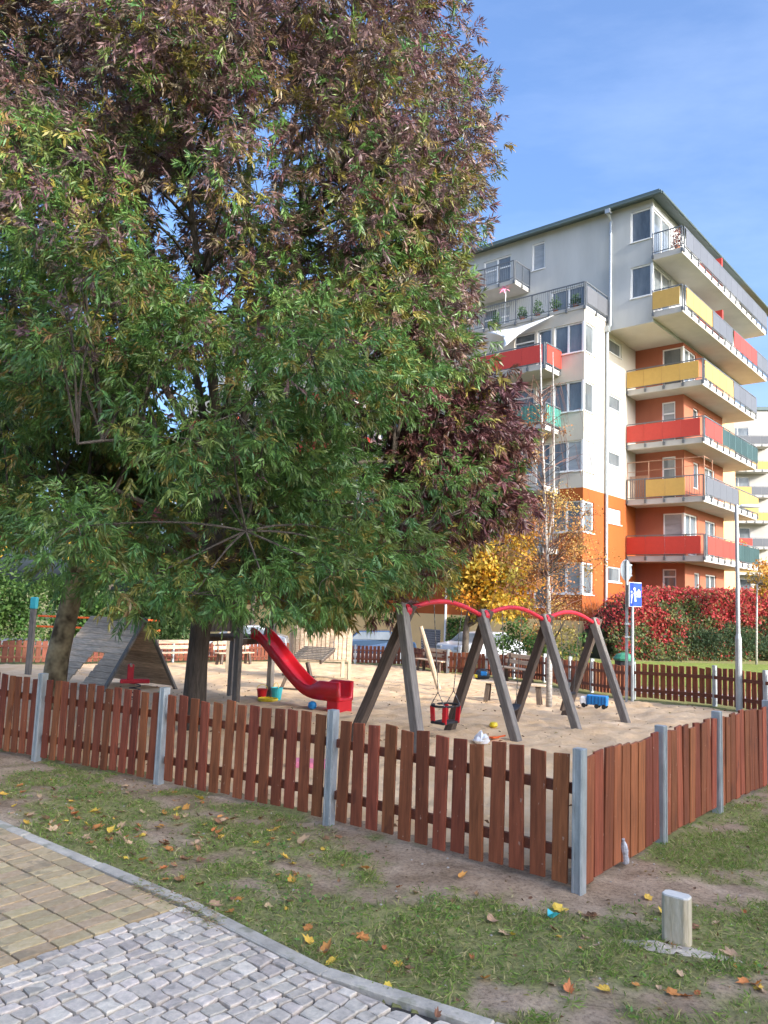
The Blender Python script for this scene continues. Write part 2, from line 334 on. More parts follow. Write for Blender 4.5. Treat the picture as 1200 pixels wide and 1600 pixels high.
# ------------------------------------------------------------------ ground
def grass_amount(x, y):
    f = fbm(x*1.25+3, y*1.25+9, 5)+.5*(fbm(x*5, y*5, 3)-.44)
    ds = polydist(x, y, SANDPOLY[:]); outside = ~inpoly(x, y, SANDPOLY)
    b = -.16*(1-smooth(.15, .8, ds))+.17*smooth(1.7, 3.0, x)+.05*(1-smooth(.0, .5, y-kerb_y(x)))
    b = b-.07*smooth(-.6, .2, x)*(1-smooth(1.7, 2.3, x))*smooth(4.4, 4.9, y)
    b = b+.35*smooth(9.5, 12, y)
    return smooth(.29, .51, f+b)
gm = bpy.data.materials.new('patchy_ground'); gm.use_nodes = True
def ground_nodes(m):
    nt = m.node_tree; N = nt.nodes; K = nt.links.new; b = N['Principled BSDF']; b.inputs['Roughness'].default_value = .95; b.inputs['Specular IOR Level'].default_value = .15
    t = N.new('ShaderNodeTexCoord'); a = N.new('ShaderNodeAttribute'); a.attribute_name = 'grass'
    def noise(s, d=6, r=.65):
        n = N.new('ShaderNodeTexNoise'); n.inputs['Scale'].default_value = s; n.inputs['Detail'].default_value = d; n.inputs['Roughness'].default_value = r; K(t.outputs['Object'], n.inputs['Vector']); return n
    def ramp(src, els):
        r = N.new('ShaderNodeValToRGB'); e = r.color_ramp.elements
        e[0].position, e[0].color = els[0][0], (*els[0][1], 1); e[1].position, e[1].color = els[-1][0], (*els[-1][1], 1)
        for p_, c in els[1:-1]:
            q = e.new(p_); q.color = (*c, 1)
        K(src, r.inputs[0]); return r
    n1 = noise(2.2); n2 = noise(38, 8, .75); n3 = noise(9)
    dirt = ramp(n1.outputs['Fac'], [(.32, (.22, .15, .092)), (.5, (.37, .265, .178)), (.68, (.50, .375, .26))])
    speck = ramp(n2.outputs['Fac'], [(.34, (.45, .40, .36)), (.5, (1, 1, 1)), (.72, (1.5, 1.42, 1.3))])
    m1 = N.new('ShaderNodeMixRGB'); m1.blend_type = 'MULTIPLY'; m1.inputs[0].default_value = .85; K(dirt.outputs[0], m1.inputs[1]); K(speck.outputs[0], m1.inputs[2])
    gr = ramp(n3.outputs['Fac'], [(.3, (.14, .16, .045)), (.55, (.23, .245, .075)), (.75, (.36, .32, .13))])
    m3 = N.new('ShaderNodeMixRGB'); m3.blend_type = 'MULTIPLY'; m3.inputs[0].default_value = .8; K(gr.outputs[0], m3.inputs[1]); K(speck.outputs[0], m3.inputs[2])
    mulg = N.new('ShaderNodeMath'); mulg.operation = 'MULTIPLY'; mulg.inputs[1].default_value = .8; K(a.outputs['Fac'], mulg.inputs[0])
    m2 = N.new('ShaderNodeMixRGB'); K(mulg.outputs[0], m2.inputs[0]); K(m1.outputs[0], m2.inputs[1]); K(m3.outputs[0], m2.inputs[2])
    K(m2.outputs[0], b.inputs['Base Color'])
    bp = N.new('ShaderNodeBump'); bp.inputs['Strength'].default_value = .7; bp.inputs['Distance'].default_value = .015; K(n2.outputs['Fac'], bp.inputs['Height']); K(bp.outputs[0], b.inputs['Normal'])
ground_nodes(gm)
def ground_z(X, Y):
    z = gz(X, Y)
    near = (1-smooth(9.5, 14, Y))*(1-smooth(7, 10, np.abs(X)))
    z = z+near*((fbm(X*1.6, Y*1.6)-.45)*.07+(fbm(X*9, Y*9, 3)-.42)*.022)
    dk = Y-kerb_y(X)
    z = z*1.0+near*0
    z = np.where(dk < .16, np.minimum(z, -.012-0*z), z)
    z = np.where(dk < .02, -.13, z)
    z = np.where(inpoly(X, Y, SANDPOLY) & (polydist(X, Y, SANDPOLY) > .3), gz(X, Y)-.07, z)
    return z
xs = np.unique(np.concatenate([np.linspace(-900, -60, 8), np.linspace(-60, -8, 18), np.linspace(-8, -5, 16), np.arange(-5, 5.6, .045), np.linspace(5.6, 12, 26), np.linspace(12, 60, 16), np.linspace(60, 900, 8)]))
ys = np.unique(np.concatenate([np.linspace(-300, -20, 5), np.linspace(-20, 2, 12), np.arange(2, 10.5, .045), np.linspace(10.5, 40, 60), np.linspace(40, 100, 12), np.linspace(100, 3000, 8)]))
tag(link('ground', grid_mesh('ground', xs, ys, ground_z, gm, attr={'grass': grass_amount})), kind='structure')

# sand
sm_ = mat('play_sand', (.72, .455, .23), .95, var=.16, scale=1.6, bump=.8, bscale=26, col2=(.76, .55, .345), detail=8)
def sand_z(X, Y):
    d = polydist(X, Y, SANDPOLY); ins = inpoly(X, Y, SANDPOLY)
    b = (fbm(X*2.2, Y*2.2, 4)-.45)*.13+(fbm(X*6.5+4, Y*6.5, 3)-.43)*.085
    return gz(X, Y)-.005+b*smooth(.1, .7, d)-.05*(1-smooth(0, .35, d))
xs2 = np.unique(np.concatenate([np.linspace(-15.5, -6, 50), np.arange(-6, 6.5, .075), np.linspace(6.5, 9, 14)]))
ys2 = np.unique(np.concatenate([np.arange(5.3, 17, .075), np.arange(17, 34, .2)]))
tag(link('sand', grid_mesh('sand', xs2, ys2, sand_z, sm_, keep=lambda x, y: inpoly(x, y, SANDPOLY))), kind='structure')

# lawn, footpath and street beyond the far fences
def strip(name, pts, material, dz=.012, n=30):
    b = MB(); V = []
    for i in range(n+1):
        t = i/n
        a = np.array(pts[0])*(1-t)+np.array(pts[1])*t; c = np.array(pts[3])*(1-t)+np.array(pts[2])*t
        for k in range(9):
            q = a*(1-k/8)+c*(k/8); V.append((q[0], q[1], gzf(*q)+dz))
    F_ = [(i*9+k, i*9+k+1, (i+1)*9+k+1, (i+1)*9+k) for i in range(n) for k in range(8)]
    b.add(V, F_); return tag(b.obj(name, material, smooth=True), kind='structure')
lawn_m = mat('lawn_green', (.16, .215, .028), .9, var=.3, scale=5, bump=.6, bscale=60, col2=(.25, .30, .045), detail=8)
strip('lawn', [(6.7, 21.6), (40, 12), (44, 40), (6.0, 31)], lawn_m, .02)
strip('footpath', [(6.15, 19.9), (16, 9.0), (16.9, 10.6), (6.7, 21.4)], MT['asphalt'], .012)
strip('street', [(-30, 35.2), (9, 35.2), (9, 44), (-30, 44)], MT['asphalt'], .012)

# ------------------------------------------------------------------ paved path: ochre pavers, granite cobbles, kerb
D1 = np.array([-.625, -.7806]); D2 = np.array([-.7806, .625]); O0 = np.array([-1.155, 4.99])
pb = MB()
px_ = [x for x in np.linspace(-7, 3.2, 40)]
V = []
for x in px_:
    yk = float(kerb_y(x))+.02; V += [(x, yk, -.022), (x, min(yk-.3, 1.5), -.022)]
pb.add(V, [(2*i, 2*i+2, 2*i+3, 2*i+1) for i in range(len(px_)-1)])
path = tag(pb.obj('paved_path', MT['joint']), kind='structure')
def paver(name, poly, material, parent, zt, tilt=(0, 0), ch=.012, h=.06):
    c = np.mean(poly, 0); q = poly-c; n = len(q); b = MB(); r = np.hypot(*q.T).mean(); k = 1-ch/r
    tz = lambda p: p[0]*tilt[0]+p[1]*tilt[1]
    V = [(p[0], p[1], -h) for p in q]+[(p[0], p[1], -ch*.6+tz(p)) for p in q]+[(p[0]*k, p[1]*k, tz(p)) for p in q]
    F_ = [tuple(range(2*n, 3*n))]
    for j in range(2): F_ += [(j*n+i, j*n+(i+1) % n, (j+1)*n+(i+1) % n, (j+1)*n+i) for i in range(n)]
    b.add(V, F_); return b.obj(name, material, parent, loc=(c[0], c[1], zt))
def uv2(u, v): return O0+D1*u+D2*v
brick_cuts = [0.012, .150]+[.150+.213*k for k in range(1, 12)]
for i in range(len(brick_cuts)-1):
    u0, u1 = brick_cuts[i], brick_cuts[i+1]
    v = 0.0; stepv = .107 if i else .16
    while v < 3.3:
        c = uv2((u0+u1)/2, v+stepv/2)
        if c[0] > -3.7 and c[1] > 3.5:
            g_ = .0062; j = lambda: random.uniform(-.0022, .0022)
            poly = np.array([uv2(u0+g_+j(), v+g_+j()), uv2(u1-g_+j(), v+g_+j()), uv2(u1-g_+j(), v+stepv-g_+j()), uv2(u0+g_+j(), v+stepv-g_+j())])
            paver('brick', poly, MT['brick'], path, random.uniform(-.003, .002), (random.uniform(-.012, .012), random.uniform(-.012, .012)), ch=.0028)
        v += stepv
cells = []
rowh = .094
def wav(k, u): return -k*rowh+.018*math.sin(u*3.1+k*.9)+.012*math.sin(u*7.3+k*2.1)+(.0 if k else 0)
for k in range(0, 26):
    u = -1.9+random.uniform(0, .08)
    while u < 3.2:
        w = random.uniform(.078, .122); u0, u1 = u, u+w; u = u1
        top = (lambda uu: -.006) if k == 0 else (lambda uu, k=k: wav(k, uu))
        bot = lambda uu, k=k: wav(k+1, uu)
        j = lambda s=.009: random.uniform(-s, s); g_ = .0052
        um = (u0+u1)/2
        P = [(u0+g_+j(), top(u0)-g_-abs(j())), (um+j(), top(um)-g_+j(.003)), (u1-g_+j(), top(u1)-g_-abs(j())), (u1-g_+j(.004), (top(u1)+bot(u1))/2), (u1-g_+j(), bot(u1)+g_+abs(j())), (um+j(), bot(um)+g_+j(.003)), (u0+g_+j(), bot(u0)+g_+abs(j())), (u0+g_+j(.004), (top(u0)+bot(u0))/2)]
        poly = np.array([uv2(a, b_) for a, b_ in P]); c = poly.mean(0)
        if c[1] > kerb_y(c[0])+.02 or c[1] < 2.3 or c[0] < -3.4 or c[0] > 1.7: continue
        # clip to the kerb
        poly[:, 1] = np.minimum(poly[:, 1], kerb_y(poly[:, 0])-.012)
        xx_, yy_ = poly.T
        if abs((xx_*np.roll(yy_, 1)-yy_*np.roll(xx_, 1)).sum())/2 < .0012: continue
        cells.append((math.hypot(c[0]+.6, c[1]-4.1), poly))
cells.sort(key=lambda t: t[0])
restb = MB()
for n_, (dd, poly) in enumerate(cells):
    zt = random.uniform(-.004, .003); tl = (random.uniform(-.03, .03), random.uniform(-.03, .03))
    if n_ < 300: paver('cobblestone', poly, MT['cobble'], path, zt, tl, ch=.0065)
    else: restb.prism([tuple(p_) for p_ in poly[::1]], -.06, zt, .1)
if restb.v: tag(restb.obj('cobblestones_underfoot', MT['cobble'], path), kind='stuff')
kerb_pts = [(-6.1+.0, 5+4.95*.78)]
joints = [(-1.15-.98*k*.7885, 5.0+.98*k*.615) for k in range(6, -1, -1)]+[(-.235, 4.165), (.56, 3.71), (1.6, 3.25), (2.7, 2.86)]
kroot = tag(MB().box((-1, 4.9, -.16), (.1, .1, .05)).obj('kerb', MT['kerb']), kind='structure')
for i in range(len(joints)-1):
    a, c = np.array(joints[i]), np.array(joints[i+1]); d = (c-a)/np.hypot(*(c-a)); nrm = np.array([-d[1], d[0]])
    if nrm[1] < 0: nrm = -nrm
    a = a+d*.004; c = c-d*.004
    poly = np.array([a, c, c+nrm*.088, a+nrm*.088])
    m_ = .5*(a+c); b = MB(); q = poly-m_
    zt = .006+random.uniform(-.004, .004)
    if i == len(joints)-4: zt += .006
    b.add([(p[0], p[1], -.15) for p in q]+[(p[0], p[1], 0) for p in q], [(0,1,2,3),(4,5,6,7),(0,1,5,4),(1,2,6,5),(2,3,7,6),(3,0,4,7)])
    b.obj('kerb_stone', MT['kerb'], kroot, loc=(m_[0], m_[1], zt), bevel=.008)

# ------------------------------------------------------------------ grass, weeds, litter
def scatter(n, x0, x1, y0, y1, fn):
    x = rng.uniform(x0, x1, n); y = y0+(y1-y0)*rng.random(n)**1.5
    g = fn(x, y)*(~inpoly(x, y, SANDPOLY))*(y > kerb_y(x)+.10)
    k = rng.random(n) < g; return x[k], y[k]
x, y = scatter(420000, -4.6, 6.2, 3.3, 11, lambda a, b: grass_amount(a, b)**1.6*(.35+.65*smooth(.40, .55, fbm(a*3.2+8, b*3.2, 3))))
z = ground_z(x, y); n = len(x)
d = np.stack([rng.normal(0, .75, n), rng.normal(0, .75, n), rng.uniform(.25, 1.1, n)], 1)
col = palette([(.16, .25, .04), (.20, .30, .055), (.24, .31, .07), (.31, .30, .10), (.40, .34, .16)], n, .3)
tag(link('grass', leaf_mesh('grass', np.stack([x, y, z-.004], 1), d, rng.uniform(.03, .085, n), rng.uniform(.0045, .0085, n), col, MT['grassblade'], .1, .25)), 'short patchy autumn grass growing around the fence corner', 'grass', kind='stuff')
x, y = scatter(26000, -4.6, 6.2, 3.3, 10, lambda a, b: grass_amount(a, b)*smooth(.50, .60, fbm(a*2.3+31, b*2.3+2, 3)))
z = ground_z(x, y); n = len(x)
d = np.stack([rng.normal(0, 1, n), rng.normal(0, 1, n), rng.uniform(.0, .6, n)], 1)
tag(link('clover', leaf_mesh('clover', np.stack([x, y, z+rng.uniform(.004, .03, n)], 1), d, rng.uniform(.018, .034, n), rng.uniform(.012, .022, n), palette([(.14, .28, .05), (.18, .33, .07), (.12, .24, .06)], n, .25), MT['leaf_soft'], .1)), 'low broad-leaved clover and weeds between the grass', 'clover', kind='stuff')
x, y = scatter(9000, -4.6, 6, 3.3, 10, lambda a, b: .15+.85*smooth(.40, .6, fbm(a*1.1+40, b*1.1, 3)))
z = ground_z(x, y); n = len(x)
d = np.stack([rng.normal(0, 1, n), rng.normal(0, 1, n), rng.uniform(-.05, .35, n)], 1)
tag(link('leaf_litter', leaf_mesh('leaf_litter', np.stack([x, y, z+.004], 1), d, rng.uniform(.012, .045, n), rng.uniform(.008, .022, n), palette([(.20, .11, .05), (.26, .16, .08), (.30, .22, .12), (.13, .075, .04), (.36, .24, .09)], n, .3), MT['leaf_soft'], .3)), 'crumbled brown leaf bits strewn over the bare soil', 'leaf litter', kind='stuff')
x = rng.uniform(-9, 7.5, 2600); y = rng.uniform(6, 24, 2600); k = inpoly(x, y, SANDPOLY) & (polydist(x, y, SANDPOLY) > .15) & (rng.random(2600) < .35+.65*(polydist(x, y, SANDPOLY) < 1.2)); x, y = x[k], y[k]; n = len(x)
tag(link('sand_litter', leaf_mesh('sand_litter', np.stack([x, y, sand_z(x, y)+.006], 1), np.stack([rng.normal(0, 1, n), rng.normal(0, 1, n), rng.uniform(-.05, .3, n)], 1), rng.uniform(.03, .085, n), rng.uniform(.015, .04, n), palette([(.24, .12, .06), (.32, .17, .07), (.16, .09, .05), (.40, .28, .12)], n, .3), MT['leaf_soft'], .3)), 'brown leaves and twigs strewn over the play sand', 'leaf litter', kind='stuff')
n = 3000; x = rng.uniform(-2.6, -.85, n); off = rng.normal(-.01, .065, n); y = kerb_y(x)+.05+off
k = rng.random(n) < smooth(.42, .62, fbm(x*2.6+5, y*0+3, 3))*(.35+.65*smooth(-1.9, -1.2, x)); x, y = x[k], y[k]; n = len(x)
tag(link('kerb_weeds', leaf_mesh('kerb_weeds', np.stack([x, y, np.full(n, .004)], 1), np.stack([rng.normal(0, 1, n), rng.normal(0, 1, n), rng.uniform(.0, .5, n)], 1), rng.uniform(.02, .06, n), rng.uniform(.003, .007, n), palette([(.46, .33, .18), (.38, .26, .15), (.36, .34, .15), (.22, .26, .08)], n, .3), MT['grassblade'], .1, .2)), 'dry brown weeds and dead grass grown over the kerb beside the ochre pavers', 'weeds', kind='stuff')
# small pebbles on the bare soil
pbm = MB()
for k in range(420):
    px0 = random.uniform(-3.6, 4.2); py0 = random.uniform(3.9, 8.5)
    if py0 < kerb_y(px0)+.12 or inpoly(np.array([px0]), np.array([py0]), SANDPOLY)[0]: continue
    r = random.uniform(.004, .011); zz = float(ground_z(np.array([px0]), np.array([py0]))[0])
    pbm.lathe([(r*.7, 0), (r, r*.4), (r*.6, r*.85)], (px0, py0, zz-.002), 6)
tag(pbm.obj('gravel', mat('pebble', (.42, .38, .33), .85, var=.3, scale=30)), 'pale small pebbles scattered on the bare soil', 'gravel', kind='stuff')

leafm = {'yellow': mat('dry_leaf_yellow', (.62, .40, .055), .65, var=.3, scale=25, rnd=.2, hue=.015),
         'orange': mat('dry_leaf_orange', (.50, .20, .05), .65, var=.3, scale=25, rnd=.2, hue=.015),
         'brown': mat('dry_leaf_brown', (.26, .125, .06), .7, var=.35, scale=25, rnd=.25, hue=.01),
         'tan': mat('dry_leaf_tan', (.46, .30, .17), .7, var=.25, scale=25, rnd=.2, hue=.01)}
def leaf_variant(seed, curl):
    r_ = random.Random(seed); b = MB(); ang = [-90, -55, -28, 0, 22, 45, 66, 90, 114, 135, 158, 180, 208, 235]
    rad = [.42, .6, .62, .74, .62, .86, .66, 1.12, .66, .86, .62, .74, .62, .6]
    V = [(0, 0, 0)]
    for a, q in zip(ang, rad):
        q *= r_.uniform(.82, 1.15); xx, yy = q*math.cos(R(a)), q*math.sin(R(a))
        V.append((xx*.82, yy*1.1, curl*(xx*xx*.8+yy*yy*.25)+r_.uniform(-.06, .14)+.12*curl*yy))
    b.add(V, [(0, i+1, (i+1) % 14+1) for i in range(14)])
    b.beam((0, -.2, .02), (.1, -.95, .12), .035, .035)
    return b
VAR = {}
for cname in leafm:
    VAR[cname] = [leaf_variant(k*7+3, c).mesh('fallen_leaf', leafm[cname]) for k, c in enumerate((.25, .5, .8, 1.15, -.5))]
LEAFLAB = {'yellow': 'yellow fallen maple leaf lying on the grass verge before the fence', 'orange': 'orange fallen maple leaf lying on the grass verge before the fence',
           'brown': 'dark brown curled dead leaf lying on the grass verge before the fence', 'tan': 'pale tan dry leaf lying on the grass verge before the fence'}
def drop_leaf(px0, py0, cname, s, label=None, z=None, rot=None):
    zz = float(ground_z(np.array([px0]), np.array([py0]))[0]) if z is None else z
    o = link('fallen_leaf', random.choice(VAR[cname]), None, (px0, py0, zz+.010))
    o.rotation_euler = (random.uniform(-.45, .45), random.uniform(-.45, .45), random.uniform(0, 6.28) if rot is None else rot); o.scale = (s, s*random.uniform(.8, 1.1), s)
    tag(o, label or LEAFLAB[cname], 'leaf', None if label else cname+' fallen leaves on the verge')
spots = 0
while spots < 290:
    a = random.random()
    if a < .70: lx, ly = random.gauss(-1.9, 1.05), random.gauss(6.55, .75)
    else: lx, ly = random.uniform(-1, 3.3), random.uniform(3.9, 5.6)
    if ly < kerb_y(lx)+.15 or inpoly(np.array([lx]), np.array([ly]), SANDPOLY)[0] or polydist(np.array([lx]), np.array([ly]), SANDPOLY)[0] < .12: continue
    if lx > -.4 and random.random() < .25: continue
    drop_leaf(lx, ly, random.choices(['yellow', 'orange', 'brown', 'tan'], [.15, .27, .28, .30])[0], random.choice((.6, .8, 1, 1, 1.25))*random.uniform(.028, .052)); spots += 1
drop_leaf(-.04, 4.62, 'orange', .055, 'single bright amber leaf on bare soil right of the kerb joint')
drop_leaf(-.22, 4.42, 'orange', .06, 'long orange leaf in the grass just behind the kerb stones')
drop_leaf(.33, 3.80, 'brown', .035, 'small reddish leaf lying on the cobbles beside the kerb', z=.002)
drop_leaf(2.02, 4.52, 'tan', .055, 'pinkish dry leaf at the right end of the crumbled mortar strip')
drop_leaf(2.0, 4.2, 'orange', .05, 'narrow orange leaf in the grass right of the stub post')

# ------------------------------------------------------------------ fences
def board_mesh(w, h, material, seed):
    r_ = random.Random(seed); b = MB(); x = w/2; t = .011; a = r_.uniform(-.006, .006)
    b.add([(-x, -t, 0), (x, -t, 0), (x, t, 0), (-x, t, 0), (-x, -t, h-a), (x, -t, h+a), (x, t, h+a), (-x, t, h-a)], [(0,3,2,1),(4,5,6,7),(0,1,5,4),(1,2,6,5),(2,3,7,6),(3,0,4,7)])
    return b.mesh('board', material, bevel=.003)
def post_mesh(h, s=.075):
    b = MB(); b.box((0, 0, h/2-.1), (s, s, h+.2))
    for sx in (-1, 1): b.box((sx*(s/2-.012), -s/2-.004, h/2-.1), (.016, .010, h+.196))
    return b.mesh('post', MT['galv'], bevel=.003)
def fence(name, label, pts, counts, h=.84, post_h=.95, frac=.69, side=1, mt='fence', posts=True, gap=.055, skip_first_post=False, group=None, z0=.045):
    root = empty(name, (pts[0][0], pts[0][1], gzf(*pts[0])), 0, label, 'fence', group); o0 = np.array([*pts[0], gzf(*pts[0])])
    pm = post_mesh(post_h)
    cache = {}
    for i in range(len(pts)-1):
        a, c = np.array(pts[i]), np.array(pts[i+1]); d = c-a; Ln = np.hypot(*d); d = d/Ln; ang = math.atan2(d[1], d[0]); nr = np.array([d[1], -d[0]])*side
        n = counts[i]; pitch = (Ln-.11)/n; w = round(pitch*frac, 3)
        if w not in cache: cache[w] = [board_mesh(w, h+q, MT[mt], int(w*1000)+k) for k, q in enumerate((0, .013, -.012, .005))]
        for k in range(n):
            q = a+d*(.055+pitch*(k+.5))+nr*.004
            o = link('board', cache[w][random.randrange(4)], root, (q[0]-o0[0], q[1]-o0[1], gzf(*q)+z0+random.uniform(-.012, .012)-o0[2]), ang+(0 if side > 0 else math.pi))
            o.rotation_euler = (random.uniform(-.012, .012), random.uniform(-.016, .016), o.rotation_euler[2]+random.uniform(-.03, .03))
        for zr in (.22*h/.84+.02, .64*h/.84+.03):
            b = MB(); e = -nr*.032
            p0 = Vector((a[0]+e[0]+d[0]*.03-o0[0], a[1]+e[1]+d[1]*.03-o0[1], gzf(*a)+zr-o0[2])); p1 = Vector((c[0]+e[0]-d[0]*.03-o0[0], c[1]+e[1]-d[1]*.03-o0[1], gzf(*c)+zr-o0[2]))
            b.beam(p0, p1, .035, .07); b.obj('rail', MT['rail'], root)
    if posts:
        for i, p_ in enumerate(pts):
            if i == 0 and skip_first_post: continue
            j = min(i, len(pts)-2); d = np.array(pts[j+1])-np.array(pts[j]); ang = math.atan2(d[1], d[0])
            link('post', pm, root, (p_[0]-o0[0], p_[1]-o0[1], gzf(*p_)-o0[2]), ang+(0 if side > 0 else math.pi))
    return root
fence('picket_fence', 'long red-brown picket fence running left from the front corner post', FRONT, [13, 13, 13, 13, 13], side=-1)
fence('picket_fence', 'red-brown picket fence receding right from the front corner post', SIDE, [9, 9, 10, 10, 10], side=1, frac=.86, skip_first_post=True)
fence('picket_fence', 'brown picket fence with rails facing in, before the green lawn', BACKR[:4], [9, 8, 12], h=.76, post_h=.86, side=1, mt='fence', frac=.74)
fence('picket_fence', 'brown picket fence behind the swings, left of the sign pole', BACKR[3:], [11, 9, 13, 12, 11, 9], h=.72, post_h=.86, side=1, mt='fence', frac=.80, skip_first_post=True)
fence('picket_fence', 'far reddish picket fence across the back of the sand', BACKM, [26, 13, 17], h=.72, post_h=.8, side=1, mt='fence_far', frac=.74, skip_first_post=True)
fence('picket_fence', 'sunlit far picket fence at the left back of the sand', BACKL, [26, 22, 16, 13], h=.68, post_h=.75, side=1, mt='fence_far', frac=.8, skip_first_post=True)

# stub post with its crumbled mortar strip
sp = empty('stub_post', (1.78, 4.70, 0), R(-38), 'short pale chamfered wooden stub post standing in the grass', 'post')
b = MB(); c_ = .022; hw, hd = .078, .05
poly = [(-hw+c_, -hd), (hw-c_, -hd), (hw, -hd+c_), (hw, hd-c_), (hw-c_, hd), (-hw+c_, hd), (-hw, hd-c_), (-hw, -hd+c_)]
b.prism(poly, -.15, .268); o = b.obj('shaft', MT['stub'], sp, bevel=.004)
MB().prism([(x*.985, y*.985) for x, y in poly], .269, .276, .05).obj('bleached_top', mat('bleached_wood', (.66, .62, .55), .8, var=.1, scale=20), sp)
xs3 = np.linspace(1.42, 2.12, 48); ys3 = np.linspace(4.36, 4.78, 36)
def mz(X, Y):
    ca, sa = math.cos(R(-20)), math.sin(R(-20)); dx, dy = X-1.76, Y-4.575; u, v = dx*ca+dy*sa, -dx*sa+dy*ca; v = v-.25*u*u
    e = 1-(u/.33)**2-(v/(.075*(1-.5*u)))**2
    return ground_z(X, Y)+.016*np.clip(e+.5*(fbm(X*9, Y*9, 3)-.45), -1.2, .8)+.010*(fbm(X*30+5, Y*30, 3)-.45)
tag(link('mortar_strip', grid_mesh('mortar_strip', xs3, ys3, mz, MT['mortar'])), 'pale crumbled mortar strip on the soil before the stub post', 'mortar')

# ------------------------------------------------------------------ apartment building (local x = b, away to the right; local y = a, away to the left)
BC = (15.4237, 36.9814); BROT = R(48.94)
bld = empty('apartment_building', (*BC, 0), BROT, 'tall white, orange and grey apartment block with red and yellow balconies', 'building')
def facade(parent, name, kind, const, u0, u1, z0, z1, holes, material, depth=.14):
    b = MB(); hs = [h for h in holes if h[0] < u1 and h[1] > u0 and h[2] < z1 and h[3] > z0]
    us = sorted({u0, u1, *[min(max(h[i], u0), u1) for h in hs for i in (0, 1)]}); zs = sorted({z0, z1, *[min(max(h[i], z0), z1) for h in hs for i in (2, 3)]})
    P = (lambda u, z, e=0: (const+e, u, z)) if kind == 'A' else (lambda u, z, e=0: (u, const+e, z))
    for i in range(len(us)-1):
        for j in range(len(zs)-1):
            cu, cz = (us[i]+us[i+1])/2, (zs[j]+zs[j+1])/2
            if any(h[0] < cu < h[1] and h[2] < cz < h[3] for h in hs): continue
            b.add([P(us[i], zs[j]), P(us[i+1], zs[j]), P(us[i+1], zs[j+1]), P(us[i], zs[j+1])], [(0, 1, 2, 3)])
    for h in hs:
        a0_, a1_, c0, c1 = max(h[0], u0), min(h[1], u1), max(h[2], z0), min(h[3], z1)
        q = [(a0_, c0), (a1_, c0), (a1_, c1), (a0_, c1)]
        for k in range(4):
            s_, t_ = q[k], q[(k+1) % 4]
            b.add([P(*s_), P(*t_), P(*t_, depth), P(*s_, depth)], [(0, 1, 2, 3)])
    return b.obj(name, material, parent)
def window(parent, kind, const, u0, u1, z0, z1, cols=1, transom=None, blind=False, sill=True):
    P3 = (lambda u, e, z: (const+e, u, z)) if kind == 'A' else (lambda u, e, z: (u, const+e, z))
    def bx(b, ua, ub, ea, eb, za, zb): b.span(P3(ua, ea, za), P3(ub, eb, zb))
    f = MB(); w = .065; g = .001
    for ua, ub, za, zb in [(u0+g, u0+w, z0+g, z1-g), (u1-w, u1-g, z0+g, z1-g), (u0+w, u1-w, z0+g, z0+w), (u0+w, u1-w, z1-w, z1-g)]: bx(f, ua, ub, .055, .125, za, zb)
    for k in range(1, cols):
        um = u0+(u1-u0)*k/cols; bx(f, um-.05, um+.05, .056, .124, z0+w, z1-w)
    if transom: zt = z0+(z1-z0)*transom; bx(f, u0+w, u1-w, .058, .122, zt-.035, zt+.035)
    if sill: bx(f, u0-.04, u1+.04, -.055, .05, z0-.045, z0-.001)
    fo = f.obj('window', MT['frame'], parent)
    for k in range(cols):
        ua, ub = u0+(u1-u0)*k/cols+.03, u0+(u1-u0)*(k+1)/cols-.03
        p_ = MB(); bx(p_, ua, ub, .095, .105, z0+.03, z1-.03); p_.obj('pane', MT['glass_blind'] if (blind and (k+int(z0)) % 2 == 0) else MT['glass'], fo)
    return (u0, u1, z0, z1)
FZ = [1.75+2.9*k for k in range(7)]
A0, B0, BG, BB, AC, AG = 3.86, -4.93, -2.52, 1.2, 1.36, 1.47
# window openings
hA = []; hB = []; hbA = []; hbB = []; hgA = []; hgB = []
for k in range(5):
    zf = FZ[k]
    hA.append(window(bld, 'A', B0, A0+.10, A0+1.62, zf+.8, zf+2.28, 2, blind=k in (0, 2)))
    hB.append(window(bld, 'B', A0, B0+.10, B0+1.12, zf+.8, zf+2.28, 1, blind=k in (1, 2)))
    hB.append(window(bld, 'B', A0, -2.2, -.72, zf+1.5, zf+2.25, 1, blind=k in (3, 1)))
    for off in (0, 12.4, 24.8):
        hA.append(window(bld, 'A', B0, 5.62+off, 6.42+off, zf+.1, zf+2.28, 1, blind=True, sill=False))
        hA.append(window(bld, 'A', B0, 6.55+off, 7.75+off, zf+.8, zf+2.28, 1, transom=.7))
        if off: hA.append(window(bld, 'A', B0, 2.6+off, 4.4+off, zf+.8, zf+2.28, 2))
    MB().span((B0-.012, A0-.012, zf+.8), (B0+.09, A0+.09, zf+2.28)).obj('corner_mullion', MT['frame'], bld)
for k, (corner, ) in enumerate([(0,), (1,), (0,), (0,), (1,)]):
    zf = FZ[k]
    if corner:
        hbA.append(window(bld, 'A', BB, AC+.10, 2.46, zf+.15, zf+2.25, 1, blind=True, sill=False))
        hbB.append(window(bld, 'B', AC, BB+.10, 3.05, zf+.15, zf+2.25, 2, sill=False))
        MB().span((BB-.012, AC-.012, zf+.15), (BB+.09, AC+.09, zf+2.25)).obj('corner_mullion', MT['frame'], bld)
    else:
        hbA.append(window(bld, 'A', BB, 1.80, 2.50, zf+(.9 if k == 0 else .1), zf+2.3, 1, transom=.72, blind=k > 0, sill=False))
        hbB.append(window(bld, 'B', AC, 2.55, 3.35, zf+.8, zf+2.2, 1, sill=False))
    hbB.append(window(bld, 'B', AC, 4.25, 5.9, zf+.1, zf+2.2, 2, sill=False))
